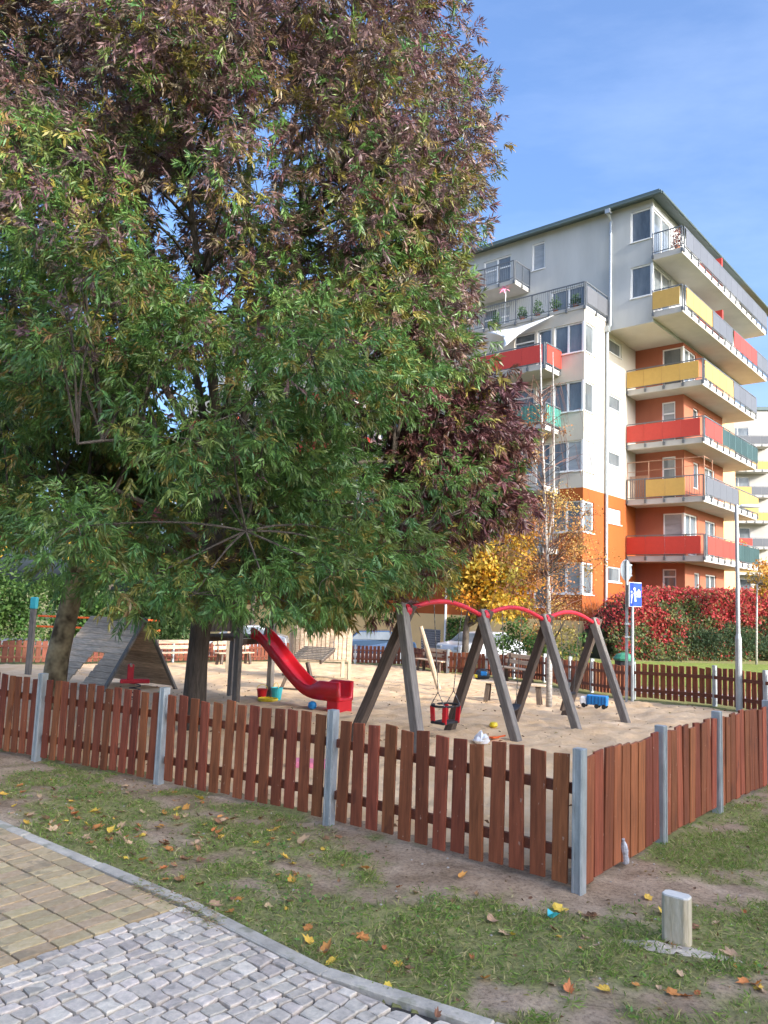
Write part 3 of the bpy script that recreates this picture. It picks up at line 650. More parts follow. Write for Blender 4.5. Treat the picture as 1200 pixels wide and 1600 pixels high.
for k in (5, 6):
    zf = FZ[k]
    hgA.append(window(bld, 'A', BG, AG+.10, 2.60, zf+.95, zf+2.55, 1))
    hgB.append(window(bld, 'B', AG, BG+.10, -.15, zf+.15 if k == 6 else zf+.4, zf+2.5, 2, sill=False))
    hgB.append(window(bld, 'B', AG, 2.2, 4.0, zf+.1, zf+2.3, 2, sill=False))
    hgB.append(window(bld, 'B', AG, 6.2, 8.0, zf+.1, zf+2.3, 2, sill=False))
    MB().span((BG-.012, AG-.012, zf+.9), (BG+.09, AG+.09, zf+2.55)).obj('corner_mullion', MT['frame'], bld)
    hgA.append(window(bld, 'A', BG, 9.55, 11.35, zf+(.1 if k == 5 else .1), zf+2.3, 2, transom=.72, blind=True, sill=False))
    hgA.append(window(bld, 'A', BG, 21.5, 23.5, zf+.1, zf+2.3, 2, sill=False))
    hgA.append(window(bld, 'A', BG, 15.5, 16.5, zf+.9, zf+2.4, 1))
hgA.append(window(bld, 'A', BG, 7.43, 8.2, 20.1, 21.62, 1, blind=True))
hgA.append(window(bld, 'A', BG, 5.0, 7.0, 16.5, 18.6, 2, sill=False))
hP = [window(bld, 'A', B0, 11.9, 13.2, -.75, .5, 1, sill=False)]
ZO = 7.54
for nm, z0, z1, m in (('wall', ZO, 16.25, 'white_wall'), ('wall', 1.32, ZO, 'orange_wall'), ('plinth', -2.0, 1.32, 'plinth')):
    facade(bld, nm, 'A', B0, A0, 36, z0, z1, hA+hP, MT[m]); facade(bld, nm, 'B', A0, B0, -.26, z0, z1, hB, MT[m])
    facade(bld, nm, 'B', A0+.06, -.26, BB, z0, min(z1, 15.8), [], MT[m])
MB().span((-.262, A0, -2), (-.258, A0+.06, 16)).obj('wall_edge', MT['white_wall'], bld)
facade(bld, 'wall', 'A', BB, AC, A0+.06, -2, 15.8, hbA, MT['brown_wall']); facade(bld, 'wall', 'B', AC, BB, 7.3, -2, 15.8, hbB, MT['brown_wall'])
facade(bld, 'wall', 'A', 7.3, AC, AC+2.2, -2, 15.8, [], MT['brown_wall'])
facade(bld, 'wall', 'B', AC+2.2, 7.3, 17, -2, 22.1, [(8.3, 10, z+.4, z+2.2) for z in FZ], MT['peach_wall'])
for zf in FZ: window(bld, 'B', AC+2.2, 8.3, 10, zf+.4, zf+2.2, 2)
facade(bld, 'wall', 'A', BG, AG, 36, 15.8, 22.1, hgA, MT['grey_wall']); facade(bld, 'wall', 'B', AG, BG, 11.2, 15.8, 22.1, hgB, MT['grey_wall'])
MB().span((BG+.005, AG+.005, 15.80), (11.2, A0+.3, 15.95)).obj('overhang_soffit', MT['soffit'], bld)
# louvre slats of the garage window
g = MB()
for k in range(10): g.box((B0+.03, 12.55, -.68+.125*k), (.05, 1.24, .085))
g.obj('louvre', MT['louvre'], bld)
# roof, gutter, downpipe
rf = MB().span((BG-.35, AG-.55, 22.10), (17, 36, 22.24)).obj('roof', MT['roofmetal'], bld)
MB().span((BG-.2, AG-.4, 22.24), (17, 36, 22.40)).obj('roof_cap', MT['roofmetal'], rf)
MB().tube([(BG-.40, AG-.6, 22.06), (BG-.40, 36, 22.06)], .075, 8).obj('gutter', MT['roofmetal'], rf)
MB().tube([(BG-.40, AG-.6, 22.06), (17, AG-.6, 22.06)], .075, 8).obj('gutter', MT['roofmetal'], rf)
b = MB(); b.tube([(BG-.38, A0-.25, 21.98), (BG-.38, A0-.25, 21.8), (BG-.10, A0-.25, 21.5), (BG-.10, A0-.25, 16.0), (BG-.10, A0-.1, 15.7), (BG-.12, A0-.12, 15.4)], .065, 8)
b.tube([(BG-.12, A0-.10, 15.9), (BG-.12, A0-.10, .3)], .075, 8); b.box((BG-.12, A0-.12, 15.85), (.24, .2, .3)); b.box((BG-.38, A0-.25, 21.92), (.26, .26, .22))
b.obj('downpipe', MT['pipe'], bld, smooth=False)
MB().tube([(B0-.08, 11.55, 4.6), (B0-.08, 11.55, -1)], .06, 8).obj('downpipe', MT['frame'], bld)

def balcony(parent, poly_b, poly_a, z, sides, thick=.30, slab_mat='concrete', extra=None, rail_h=1.0):
    """poly_b=(b0,b1), poly_a=(a0,a1); sides: list of (p0, p1, segs) with segs (t0, t1, kind)"""
    s = MB().span((poly_b[0], poly_a[0], z-thick), (poly_b[1], poly_a[1], z)).obj('balcony', [MT[slab_mat]], parent, bevel=.015)
    r_ = MB()
    for p0, p1, segs in sides:
        p0, p1 = np.array(p0, float), np.array(p1, float); d = p1-p0; Ln = np.hypot(*d); d = d/Ln
        nr = np.array([d[1], -d[0]])
        cen = np.array([(poly_b[0]+poly_b[1])/2, (poly_a[0]+poly_a[1])/2])
        if nr@((p0+p1)/2-cen) < 0: nr = -nr
        n = max(1, round(Ln/.98))
        ang = math.atan2(d[1], d[0])
        for k in range(n+1):
            q = p0+d*Ln*k/n
            r_.box((q[0]+nr[0]*.045, q[1]+nr[1]*.045, z+rail_h/2-.10), (.035, .05, rail_h+.24), ang)
            r_.box((q[0]+nr[0]*.035, q[1]+nr[1]*.035, z-.15), (.10, .065, .16), ang)
        for zz, tk in ((z+rail_h+.02, .05), (z+.06, .03)):
            a_, c_ = p0+nr*.045, p1+nr*.045; r_.beam((*a_, zz), (*c_, zz), .045, tk)
        for t0, t1, kd in segs:
            if kd == 'bars':
                m_ = int(Ln*(t1-t0)/.115)
                for k in range(m_):
                    q = p0+d*Ln*(t0+(t1-t0)*(k+.5)/m_)+nr*.045; r_.box((q[0], q[1], z+rail_h/2+.04), (.018, .018, rail_h-.04), ang)
            else:
                m_ = max(1, round(Ln*(t1-t0)/1.0))
                for k in range(m_):
                    ta, tb = t0+(t1-t0)*k/m_, t0+(t1-t0)*(k+1)/m_
                    q = p0+d*Ln*(ta+tb)/2+nr*.085
                    b = MB(); wd = Ln*(tb-ta)-.012
                    if kd in ('p_green', 'p_teal'):
                        nn = max(3, int(wd/.09))
                        for j in range(nn):
                            x0_ = -wd/2+wd*j/nn; b.box((x0_+wd/nn/2, (.008 if j % 2 else -.008), .42), (wd/nn-.002, .02, .84))
                    else: b.box((0, 0, .43), (wd, .022, .86))
                    b.obj('panel', MT[kd], s, loc=(q[0], q[1], z+.08), rz=ang)
    r_.obj('railing', MT['railing'], s)
    return s
E_ = 8.8
def tr(x, Ln=E_): return x/Ln
bal = {}
# wrap-round balconies of the terracotta tower, floors 1-4
bal[1] = balcony(bld, (0, E_), (0, A0), FZ[1], [((0, A0), (0, 0), [(0, .77, 'p_red'), (.77, .965, 'p_red')]), ((0, 0), (E_, 0), [(.03, .53, 'p_red'), (.58, 1, 'p_green')])])
bal[2] = balcony(bld, (0, E_), (0, A0), FZ[2], [((0, A0), (0, 0), [(0, .26, 'bars'), (.265, .775, 'p_yellow'), (.78, 1, 'bars')]), ((0, 0), (E_, 0), [(.015, .585, 'p_grey'), (.595, 1, 'p_yellow')])])
bal[3] = balcony(bld, (0, E_), (0, A0), FZ[3], [((0, A0), (0, 0), [(0, .97, 'p_red')]), ((0, 0), (E_, 0), [(.01, .29, 'p_red'), (.30, 1, 'p_green')])])
bal[4] = balcony(bld, (0, E_), (0, A0), FZ[4], [((0, A0), (0, 0), [(0, .96, 'p_yellow')]), ((0, 0), (E_, 0), [(.01, .51, 'p_yellow'), (.52, 1, 'p_grey')])])
L5 = 11.3-BG
f5 = lambda v: (v-BG)/L5
bal[5] = balcony(bld, (BG-.12, 11.3), (0, AG-.01), FZ[5], [((BG-.12, AG-.05), (BG-.12, 0), [(0, .92, 'p_yellow')]), ((BG, 0), (11.3, 0), [(.01, f5(1.24), 'p_yellow'), (f5(1.35), f5(4.54), 'p_grey'), (f5(4.8), f5(9.0), 'p_red'), (f5(9.05), 1, 'p_grey')])])
bal[6] = balcony(bld, (BG-.12, 11.3), (0, AG-.01), FZ[6], [((BG-.12, AG-.05), (BG-.12, 0), [(0, 1, 'bars')]), ((BG, 0), (11.3, 0), [(.01, 1, 'p_grey')])])
for k in (5, 6): MB().span((3.45, .1, FZ[k]+.02), (3.6, AG-.02, FZ[k]+1.75)).obj('divider', MT['p_red'], bal[k])
# taller cage round the second-floor balcony
b = MB(); zc = FZ[2]
for q in ((-.05, A0-.05), (-.05, 2.7), (-.05, 1.0), (-.05, -.05), (1.1, -.05)): b.tube([(*q, zc), (*q, zc+1.92)], .022, 6)
b.tube([(-.05, A0-.05, zc+1.9), (-.05, -.05, zc+1.9), (1.1, -.05, zc+1.9)], .022, 6); b.tube([(-.05, A0-.05, zc+1.4), (-.05, -.05, zc+1.5), (1.1, -.05, zc+1.5)], .012, 5)
b.obj('cage_frame', MT['mesh_brown'], bal[2])
b = MB()
for k in range(24): b.box((.12, A0-.1-k*.04, zc+.62), (.012, .026, 1.2))
b.obj('bamboo_screen', MT['mesh_brown'], bal[2])
# left balconies on the white front
kinds = {1: 'bars', 2: 'bars', 3: 'p_teal', 4: 'p_red'}
for off in (0, 12.4, 24.8):
    for k in range(1, 5):
        kd = kinds[k] if off == 0 else ['p_red', 'bars', 'p_yellow', 'p_red', 'p_grey'][(k+int(off)) % 5]
        if off == 12.4 and k == 4: kd = 'p_red'
        balcony(bld, (-6.4, B0), (5.15+off, 9.7+off), FZ[k], [((-6.4, 9.7+off), (-6.4, 5.15+off), [(0, .98, kd)]), ((-6.4, 5.15+off), (B0, 5.15+off), [(.04, 1, kd)])], thick=.26)
# upper left balcony and roof terrace
balcony(bld, (-4.05, BG), (8.37, 13), FZ[6]+.02, [((-4.05, 13), (-4.05, 8.37), [(0, 1, 'bars')]), ((-4.05, 8.37), (BG, 8.37), [(0, 1, 'bars')])], thick=.24)
balcony(bld, (B0-.03, BG), (A0-.03, 36), 16.43, [((B0-.03, 22), (B0-.03, A0-.03), [(0, 1, 'bars')]), ((B0-.03, A0-.03), (BG-.1, A0-.03), [(.02, 1, 'p_grey')])], thick=.17, rail_h=1.1)

# shade sail, pinwheel, potted plants on the balconies
def bw(b_, a_, z): 
    return (BC[0]+b_*math.cos(BROT)-a_*math.sin(BROT), BC[1]+b_*math.sin(BROT)+a_*math.cos(BROT), z)
def sail(name, label, c0, c1, c2, sag=.18, n=14):
    c0, c1, c2 = (Vector(bw(*c)) for c in (c0, c1, c2)); cen = (c0+c1+c2)/3; V = []; idx = {}
    for i in range(n+1):
        for j in range(n+1-i):
            u, v = i/n, j/n; w = 1-u-v; p_ = c0*w+c1*u+c2*v
            k = 1-sag*4*max(u*v*(1-w), v*w*(1-u), u*w*(1-v))*(1-min(1, 9*u*v*w*2))
            p_ = cen+(p_-cen)*k; p_.z -= .5*u*v*w; idx[i, j] = len(V); V.append(p_)
    F_ = []
    for i in range(n):
        for j in range(n-i):
            F_.append((idx[i, j], idx[i+1, j], idx[i, j+1]))
            if j < n-i-1: F_.append((idx[i+1, j], idx[i+1, j+1], idx[i, j+1]))
    b = MB(); b.add(V, F_); o = b.obj(name, MT['cloth'], smooth=True)
    md = o.modifiers.new('thick', 'SOLIDIFY'); md.thickness = .01
    return tag(o, label, 'shade sail')
sail('shade_sail', 'large white triangular shade sail stretched over the upper red balcony', (-5.05, 5.45, 16.2), (-5.1, 9.3, 16.1), (-6.3, 7.5, 14.6), .4)
pw = empty('pinwheel', bw(-5.0, 8.3, 17.3), 0, 'pink flower pinwheel on a thin pole above the white terrace wall', 'pinwheel')
b = MB(); b.tube([(0, 0, -.9), (.02, 0, 1.0)], .02, 6); b.obj('pole', MT['frame'], pw)
for k in range(8):
    t = k*math.pi/4; b = MB(); b.add([(0, 0, 0), (.16*math.cos(t-.3), .16*math.sin(t-.3), .06), (.42*math.cos(t), .42*math.sin(t), .0), (.16*math.cos(t+.3), .16*math.sin(t+.3), -.03)], [(0, 1, 2, 3)])
    o = b.obj('petal', MT['pink'], pw, loc=(.02, 0, 1.0)); o.rotation_euler = (R(60), 0, R(-30))
def potted(loc, label, h=.5, r=.22, cols=((.05, .12, .03), (.08, .17, .04)), flowers=None, n=220, group=None):
    root = empty('potted_plant', loc, 0, label, 'potted plant', group)
    MB().lathe([(.09, 0), (.14, .22), (.15, .24), (.12, .235)], n=10).obj('pot', MT['terracotta_pot'], root)
    p_ = unit(rng.normal(size=(n, 3)))*r*rng.random((n, 1))**.4; p_[:, 2] = np.abs(p_[:, 2])*h/r+.22
    c = palette(cols, n, .3)
    if flowers: k = rng.random(n) < .3; c[k] = palette(flowers, k.sum(), .2)
    link('foliage', leaf_mesh('foliage', p_, rng.normal(size=(n, 3))+[0, 0, .5], rng.uniform(.08, .16, n), rng.uniform(.04, .08, n), c, MT['leaf_soft']), root)
for i, (a_, lb) in enumerate([(4.5, 'bushy dark potted plant at the right end of the roof terrace'), (5.6, 'low potted plant second from the right on the roof terrace'), (6.6, 'tall potted plant in the middle of the roof terrace railing'), (7.5, 'leafy potted plant left of the middle of the roof terrace'), (9.1, 'leftmost visible potted plant on the roof terrace')]):
    potted(bw(-4.6, a_, 16.44), lb, .6+.12*(i % 3), .28)
for i, (a_, lb, fl) in enumerate([(9.2, 'yellow flowering pot on the green balcony rail at its left end', ((.8, .5, .05),)), (6.9, 'purple flowering pot on the green balcony rail beside the door', ((.35, .1, .35),)), (5.7, 'yellow-green bushy pot at the right corner of the green balcony', ((.5, .45, .05),))]):
    potted(bw(-6.15, a_, FZ[3]+.01), lb, .75, .34, flowers=fl)
potted(bw(.35, 1.0, FZ[1]+.01), 'climbing potted vine at the corner of the lowest red balcony', .9, .25, ((.10, .10, .03), (.2, .12, .04)))
potted(bw(7.2, .35, FZ[1]+.01), 'yellow-green shrub in a pot on the lowest balcony behind green panels', 1.2, .4, ((.2, .22, .04), (.3, .26, .04)))
potted(bw(BG+.2, .35, FZ[6]+.01), 'reddish potted shrub at the corner of the top balcony', 1.0, .28, ((.25, .06, .05), (.3, .1, .06)))

# ------------------------------------------------------------------ farther block at the right edge
fb = empty('apartment_building', (46.5, 88, .2), R(-8), 'distant white apartment block with red and yellow balconies at the right edge', 'building')
fh = []
for k in range(8):
    z = .5+2.95*k
    for j in range(3): fh.append(window(fb, 'B', 0, -6.7+j*4.6, -4.3+j*4.6, z+.8, z+2.3, 2))
facade(fb, 'wall', 'B', 0, -8, 8, -1, 25.5, fh, mat('far_shaded_render', (.40, .39, .37), .9, var=.12, scale=.5))  # white front greyed: its shade is put into the wall colour
MB().span((-8, .16, -1), (8, 10, 25.4)).obj('core', MT['white_wall'], fb)
MB().span((-8.2, -.2, 25.5), (8.2, 10.2, 25.9)).obj('roof', MT['roofmetal'], fb)
for k in range(1, 8):
    kd = ['p_red', 'p_yellow', 'p_red', 'p_red', 'p_yellow', 'p_red', 'p_grey'][k-1]; z = .5+2.95*k
    for j in range(2):
        x0 = -7.8+j*8.2; balcony(fb, (x0, x0+5.4), (-1.5, 0), z, [((x0, -1.5), (x0+5.4, -1.5), [(0, .6, kd), (.6, 1, 'p_grey' if k % 2 else 'p_yellow')]), ((x0, 0), (x0, -1.5), [(0, 1, kd)])], thick=.25)
# apartment block across the street, behind the photographer: its shade lies over the playground
nb = empty('apartment_building', (30, -30, 0), 0, 'cream apartment block across the street whose shade covers the playground', 'building')
MB().span((-7, -12, -1), (32, 0, 26.7)).obj('wall', MT['white_wall'], nb)
MB().span((-7.3, -12.3, 26.7), (32.3, .3, 27.0)).obj('roof', MT['roofmetal'], nb)
# ------------------------------------------------------------------ swing set: four timber A-frames joined by red arched bars
S0 = np.array([.309, 10.571]); SD = np.array([1.26, 1.45]); SL = np.hypot(*SD); sdir = SD/SL; sn = np.array([sdir[1], -sdir[0]])
sw = empty('swing_set', (S0[0], S0[1], gzf(*S0)), 0, 'grey timber A-frame swing set with red arched top bars', 'swing set'); so = np.array([*S0, gzf(*S0)])
tops = []
for k in range(4):
    c = S0+SD*k; zt = gzf(*c)+1.84; tops.append((c, zt))
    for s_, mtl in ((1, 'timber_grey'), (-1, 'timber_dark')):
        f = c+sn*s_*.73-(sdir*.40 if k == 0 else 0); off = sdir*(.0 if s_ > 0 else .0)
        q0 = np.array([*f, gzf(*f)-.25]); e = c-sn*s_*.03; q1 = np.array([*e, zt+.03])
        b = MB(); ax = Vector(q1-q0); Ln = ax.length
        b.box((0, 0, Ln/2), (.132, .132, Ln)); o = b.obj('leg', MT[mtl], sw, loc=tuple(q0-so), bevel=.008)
        o.rotation_mode = 'QUATERNION'
        zax = ax.normalized(); xax = Vector((*sdir, 0)); yax = zax.cross(xax).normalized(); xax = yax.cross(zax)
        o.rotation_quaternion = Matrix((xax, yax, zax)).transposed().to_quaternion()
        if s_ < 0: o.location = tuple(q0-so+np.array([*sdir, 0])*.135)
    b = MB(); b.lathe([(.085, -.05), (.095, 0), (.085, .05)], n=12); o = b.obj('bracket', MT['red_paint'], sw, loc=(c[0]-so[0]+sdir[0]*.05, c[1]-so[1]+sdir[1]*.05, zt-.05-so[2])); o.rotation_euler = (R(90), 0, math.atan2(sdir[1], sdir[0])+R(90))
for k in range(3):
    (c0, z0), (c1, z1) = tops[k], tops[k+1]; pts = []
    for i in range(17):
        t = i/16; p_ = c0*(1-t)+c1*t; pts.append((p_[0]-so[0], p_[1]-so[1], (z0-.06)*(1-t)+(z1-.06)*t+.17*math.sin(math.pi*t)-so[2]))
    MB().tube(pts, .036, 10).obj('top_bar', MT['red_paint'], sw, smooth=True)
def hang(k, t): 
    (c0, z0), (c1, z1) = tops[k], tops[k+1]; p_ = c0*(1-t)+c1*t
    return np.array([p_[0], p_[1], (z0-.06)*(1-t)+(z1-.06)*t+.17*math.sin(math.pi*t)-.03])
def chain(p0, p1, parent, o0):
    b = MB(); p0, p1 = Vector(p0), Vector(p1); n = max(4, int((p1-p0).length/.045)); d = (p1-p0)/n
    for i in range(n):
        a = p0+d*(i+.05)-Vector(o0); c = p0+d*(i+.98)-Vector(o0)
        if i % 2: b.beam(a, c, .014, .005)
        else: b.beam(a, c, .005, .014)
    return b.obj('chain', MT['chain'], parent)
for nm, k, ts, zs, label in [('bucket_swing', 0, (.36, .72), .25, 'red and black toddler bucket swing hanging in the left bay'), ('belt_swing', 1, (.30, .62), .34, 'thin dark belt swing hanging in the middle bay'), ('plank_swing', 2, (.30, .70), .46, 'tilted brown plank swing hanging in the right bay')]:
    h0, h1 = hang(k, ts[0]), hang(k, ts[1]); cc = (h0+h1)/2; g0 = gzf(cc[0], cc[1])
    root = empty(nm, (cc[0], cc[1], g0+zs), math.atan2(sdir[1], sdir[0]), label, 'swing'); o0 = np.array([cc[0], cc[1], g0+zs])
    half = np.hypot(*(h1-h0)[:2])/2
    def loc(p_):   # world -> local of the rotated root
        v_ = np.array(p_)-o0; ca, sa = math.cos(-root.rotation_euler[2]), math.sin(-root.rotation_euler[2]); return (v_[0]*ca-v_[1]*sa, v_[0]*sa+v_[1]*ca, v_[2])
    l0, l1 = loc(h0), loc(h1)
    if nm == 'bucket_swing':
        w = .19
        for sgn, lt in ((-1, l0), (1, l1)):
            chain(lt, (sgn*w, 0, .42), root, (0, 0, 0)); chain((sgn*w, 0, .42), (sgn*w, .12, .23), root, (0, 0, 0)); chain((sgn*w, 0, .42), (sgn*w, -.12, .23), root, (0, 0, 0))
        b = MB(); b.tube([(.235*math.cos(t), .17*math.sin(t), .225) for t in np.linspace(0, 2*math.pi, 25)], .017, 8, cap=False); b.obj('ring', MT['black_rubber'], root, smooth=True)
        for x_, y_ in ((-.17, -.11), (.17, -.11), (-.17, .11), (.17, .11)):
            MB().beam((x_, y_, .22), (x_*.92, y_*.9, -.02), .075, .022).obj('strap', MT['red_plastic'], root, bevel=.005)
        MB().box((0, 0, -.01), (.40, .24, .035)).obj('seat', MT['black_rubber'], root, bevel=.012)
    elif nm == 'belt_swing':
        chain(l0, (-.17, 0, .06), root, (0, 0, 0)); chain(l1, (.17, 0, .06), root, (0, 0, 0))
        b = MB(); n = 10
        V = []
        for i in range(n+1):
            t = i/n*2-1
            for y_ in (-.08, .08):
                for dz in (0, .016): V.append((t*.2, y_, .07*t*t-.03+dz))
        F_ = []
        for i in range(n):
            a = i*4; F_ += [(a, a+4, a+6, a+2), (a+1, a+3, a+7, a+5), (a, a+1, a+5, a+4), (a+2, a+6, a+7, a+3)]
        F_ += [(0, 2, 3, 1), (n*4, n*4+1, n*4+3, n*4+2)]
        b.add(V, F_); b.obj('seat', MT['dark_metal'], root)
    else:
        chain(l0, (-.17, 0, .05), root, (0, 0, 0)); chain(l1, (.17, 0, .05), root, (0, 0, 0))
        o = MB().box((0, 0, -.12), (.36, .05, .30)).obj('seat', MT['timber_dark'], root, bevel=.012); o.rotation_euler = (R(16), 0, 0)
        MB().box((0, .0, .035), (.40, .08, .05)).obj('edge', MT['black_rubber'], root, bevel=.012)

# ------------------------------------------------------------------ play tower with red slide
TA, TB, TCc, TD = np.array([-2.76, 15.46]), np.array([-2.23, 16.38]), np.array([-3.15, 16.95]), np.array([-3.68, 16.03])
t0 = np.array([*((TA+TCc)/2), gzf(*((TA+TCc)/2))])
tw = empty('play_tower', tuple(t0), 0, 'dark timber play tower with plank roof carrying the red slide', 'play tower')
for q in (TA, TB, TCc, TD): MB().box((0, 0, 1.3), (.115, .115, 3.1)).obj('post', MT['timber_grey'], tw, loc=(q[0]-t0[0], q[1]-t0[1], gzf(*q)-t0[2]), rz=math.atan2(*(TB-TA)[::-1]), bevel=.008)
ang_t = math.atan2(*(TB-TA)[::-1])
for k in range(8): MB().box((0, -.43+.123*k, 1.27), (1.10, .115, .04)).obj('deck_plank', MT['timber_dark'], tw, rz=ang_t, bevel=.004)
for sx in (-1, 1): MB().box((0, sx*.53, 1.19), (1.15, .05, .12)).obj('joist', MT['timber_dark'], tw, rz=ang_t, bevel=.004)
for k in range(9):
    MB().box((-.48+.12*k, .56, 1.75), (.10, .03, .85)).obj('wall_board', MT['timber_dark'], tw, rz=ang_t, bevel=.004)
for sx in (-1, 1):
    for k in range(6):
        f = (k+.5)/6; o = MB().box((0, 0, 0), (1.4, .16, .025)).obj('roof_plank', MT['timber_dark'], tw, loc=(-math.sin(ang_t)*sx*(.78*(1-f)), math.cos(ang_t)*sx*(.78*(1-f)), 2.75+f*.75), bevel=.004)
        o.rotation_euler = (-sx*R(44), 0, ang_t)
m0 = (TA+TB)/2; sl0 = np.array([m0[0]+.06, m0[1]-.04]); sl1 = np.array([-.56, 14.62]); sdv = sl1-sl0; SLn = np.hypot(*sdv); sdv = sdv/SLn
sld = empty('slide', (sl0[0], sl0[1], gzf(*sl0)), math.atan2(sdv[1], sdv[0]), 'glossy red plastic slide coming down from the timber tower', 'slide')
prof = [(-.02, 1.30), (.12, 1.28), (.30, 1.16), (.6, .90), (.9, .64), (1.2, .40), (1.4, .29), (1.6, .235), (1.85, .225), (SLn-.02, .225)]
ss = np.linspace(prof[0][0], prof[-1][0], 34); zz = np.interp(ss, [p_[0] for p_ in prof], [p_[1] for p_ in prof])
for _ in range(3): zz[1:-1] = (zz[:-2]+zz[1:-1]*2+zz[2:])/4
V = []; hw = .20
zdrop = gzf(*sl1)-gzf(*sl0)
for s_, z_ in zip(ss, zz):
    z_ = z_+zdrop*max(0, s_/SLn); wall = .165 if s_ < 1.5 else .165+.14*smooth(1.5, 1.8, s_)
    rowp = [(-hw-.03, z_-.05), (-hw-.035, z_+wall-.02), (-hw-.01, z_+wall), (-hw+.02, z_+wall-.02), (-hw+.05, z_+.03), (-hw+.10, z_), (hw-.10, z_), (hw-.05, z_+.03), (hw-.02, z_+wall-.02), (hw+.01, z_+wall), (hw+.035, z_+wall-.02), (hw+.03, z_-.05)]
    V += [(s_, y_, z2) for y_, z2 in rowp]
n12 = 12; F_ = []
for i in range(len(ss)-1):
    for j in range(n12): F_.append((i*n12+j, i*n12+(j+1) % n12, (i+1)*n12+(j+1) % n12, (i+1)*n12+j))
F_ += [tuple(range(n12)), tuple((len(ss)-1)*n12+j for j in range(n12))]
b = MB(); b.add(V, F_); o = b.obj('chute', MT['red_plastic'], sld, smooth=True)
b = MB(); zz0 = zdrop
b.prism([(SLn-.30, -hw-.026), (SLn-.025, -hw-.026), (SLn-.025, hw+.026), (SLn-.30, hw+.026)], zz0-.08, zz0+.20, -.0)
b.obj('foot', MT['red_plastic'], sld, bevel=.02)
# trestle ramp behind the slide
rt = empty('trestle_ramp', (-1.75, 17.6, gzf(-1.75, 17.6)), R(-20), 'small dark timber trestle ramp standing behind the red slide', 'ramp')
for x_ in (-.3, .3):
    MB().beam((x_*1.6, -.1, -.1), (x_*.6, 0, .72), .07, .07).obj('leg', MT['timber_dark'], rt)
    MB().beam((x_*1.2, .3, .72), (x_*1.2-.1, 1.3, .95), .05, .09).obj('stringer', MT['timber_dark'], rt)
for k in range(2): MB().beam((-.48+.08*k, -.06, .12+.3*k), (.48-.08*k, -.06, .12+.3*k), .04, .04).obj('rung', MT['timber_dark'], rt)
for k in range(8): MB().beam((-.4-.012*k, .34+.125*k, .78+.029*k), (.40-.012*k, .34+.125*k, .78+.029*k), .11, .025).obj('plank', MT['timber_grey'], rt)
# palisade playhouse
ph = empty('palisade_playhouse', (-1.55, 22.9, gzf(-1.55, 22.9)), R(12), 'weathered grey palisade playhouse on posts behind the slide', 'playhouse')
for x_ in (-.9, .72):
    for y_ in (0, 1.2): MB().box((x_, y_, .75), (.10, .10, 1.8)).obj('post', MT['pale_wood'], ph, bevel=.006)
for k in range(13):
    MB().box((-.84+.125*k, -.075, 1.02+random.uniform(-.02, .02)), (.105, .028, .95)).obj('pale', MT['plank'], ph, bevel=.005)
for k in range(8): MB().box((-.95, .1+.14*k, 1.0), (.028, .115, .95)).obj('pale', MT['plank'], ph, bevel=.005)
for z_ in (.55, 1.25): MB().box((-.09, -.03, z_), (1.66, .05, .08)).obj('rail', MT['pale_wood'], ph)
MB().box((-.09, .6, .60), (1.6, 1.2, .06)).obj('platform', MT['timber_dark'], ph)

# ------------------------------------------------------------------ A-frame climbing hut of weathered planks
hf = np.array([-5.72, 16.38]); gd = np.array([.55, .835]); gd /= np.hypot(*gd); ld = np.array([-gd[1], gd[0]]); hz = gzf(*hf)
hut = empty('climbing_hut', (hf[0], hf[1], hz), math.atan2(gd[1], gd[0]), 'weathered grey plank A-frame climbing hut with a slanted doorway', 'playhouse')
GW, HL, AH = 1.95, 2.15, 1.50    # gable width along local x, length along local y, apex height
nrow = 12
sl = Vector((GW/2, 0, AH)); slen = sl.length; sl.normalize()
for side in (0, 1):
    for k in range(nrow):
        f0 = (k+.5)/nrow; cx = GW/2*f0 if side == 0 else GW-GW/2*f0; cz = AH*f0
        segs = [(0, HL)]
        if side == 0 and f0 < .52: 
            d0 = .78-.42*f0; segs = [(0, d0), (d0+.52-.25*f0, HL)]
        for y0_, y1_ in segs:
            tp = .30*f0   # the hut tapers towards its ridge at the back end
            o = MB().box((0, 0, 0), (y1_-y0_-(tp if y1_ == HL else 0), slen/nrow-.005, .03)).obj('plank', MT['plank'], hut, loc=(cx, (y0_+y1_-(tp if y1_ == HL else 0))/2, cz), bevel=.006)
            tilt = math.atan2(AH, GW/2)
            Mx = Matrix((Vector((0, 1, 0)), Vector((math.cos(tilt)*(1 if side == 0 else -1), 0, math.sin(tilt))), Vector((-math.sin(tilt) if side == 0 else math.sin(tilt), 0, math.cos(tilt)))))
            Mx = Mx.transposed(); 
            if Mx.determinant() < 0: Mx.col[0] = -Mx.col[0]
            o.rotation_euler = Mx.to_euler()
for p0, p1 in (((-.05, -.03, -.1), (GW/2, -.03, AH+.02)), ((GW+.05, -.03, -.1), (GW/2, -.03, AH+.02))): MB().beam(p0, p1, .05, .09, (0, 1, 0)).obj('gable_beam', MT['timber_grey'], hut)
MB().beam((-.09, -.05, .03), (-.09, HL+.05, .03), .07, .09).obj('base_beam', MT['pale_wood'], hut)
for k in range(10):
    x0_ = .10+k*(GW-.2)/9; hh = AH*(1-abs(x0_-GW/2)/(GW/2))-.08
    if hh > 9: MB().box((x0_, HL-.40, hh/2), (.17, .03, hh)).obj('back_board', MT['timber_dark'], hut)

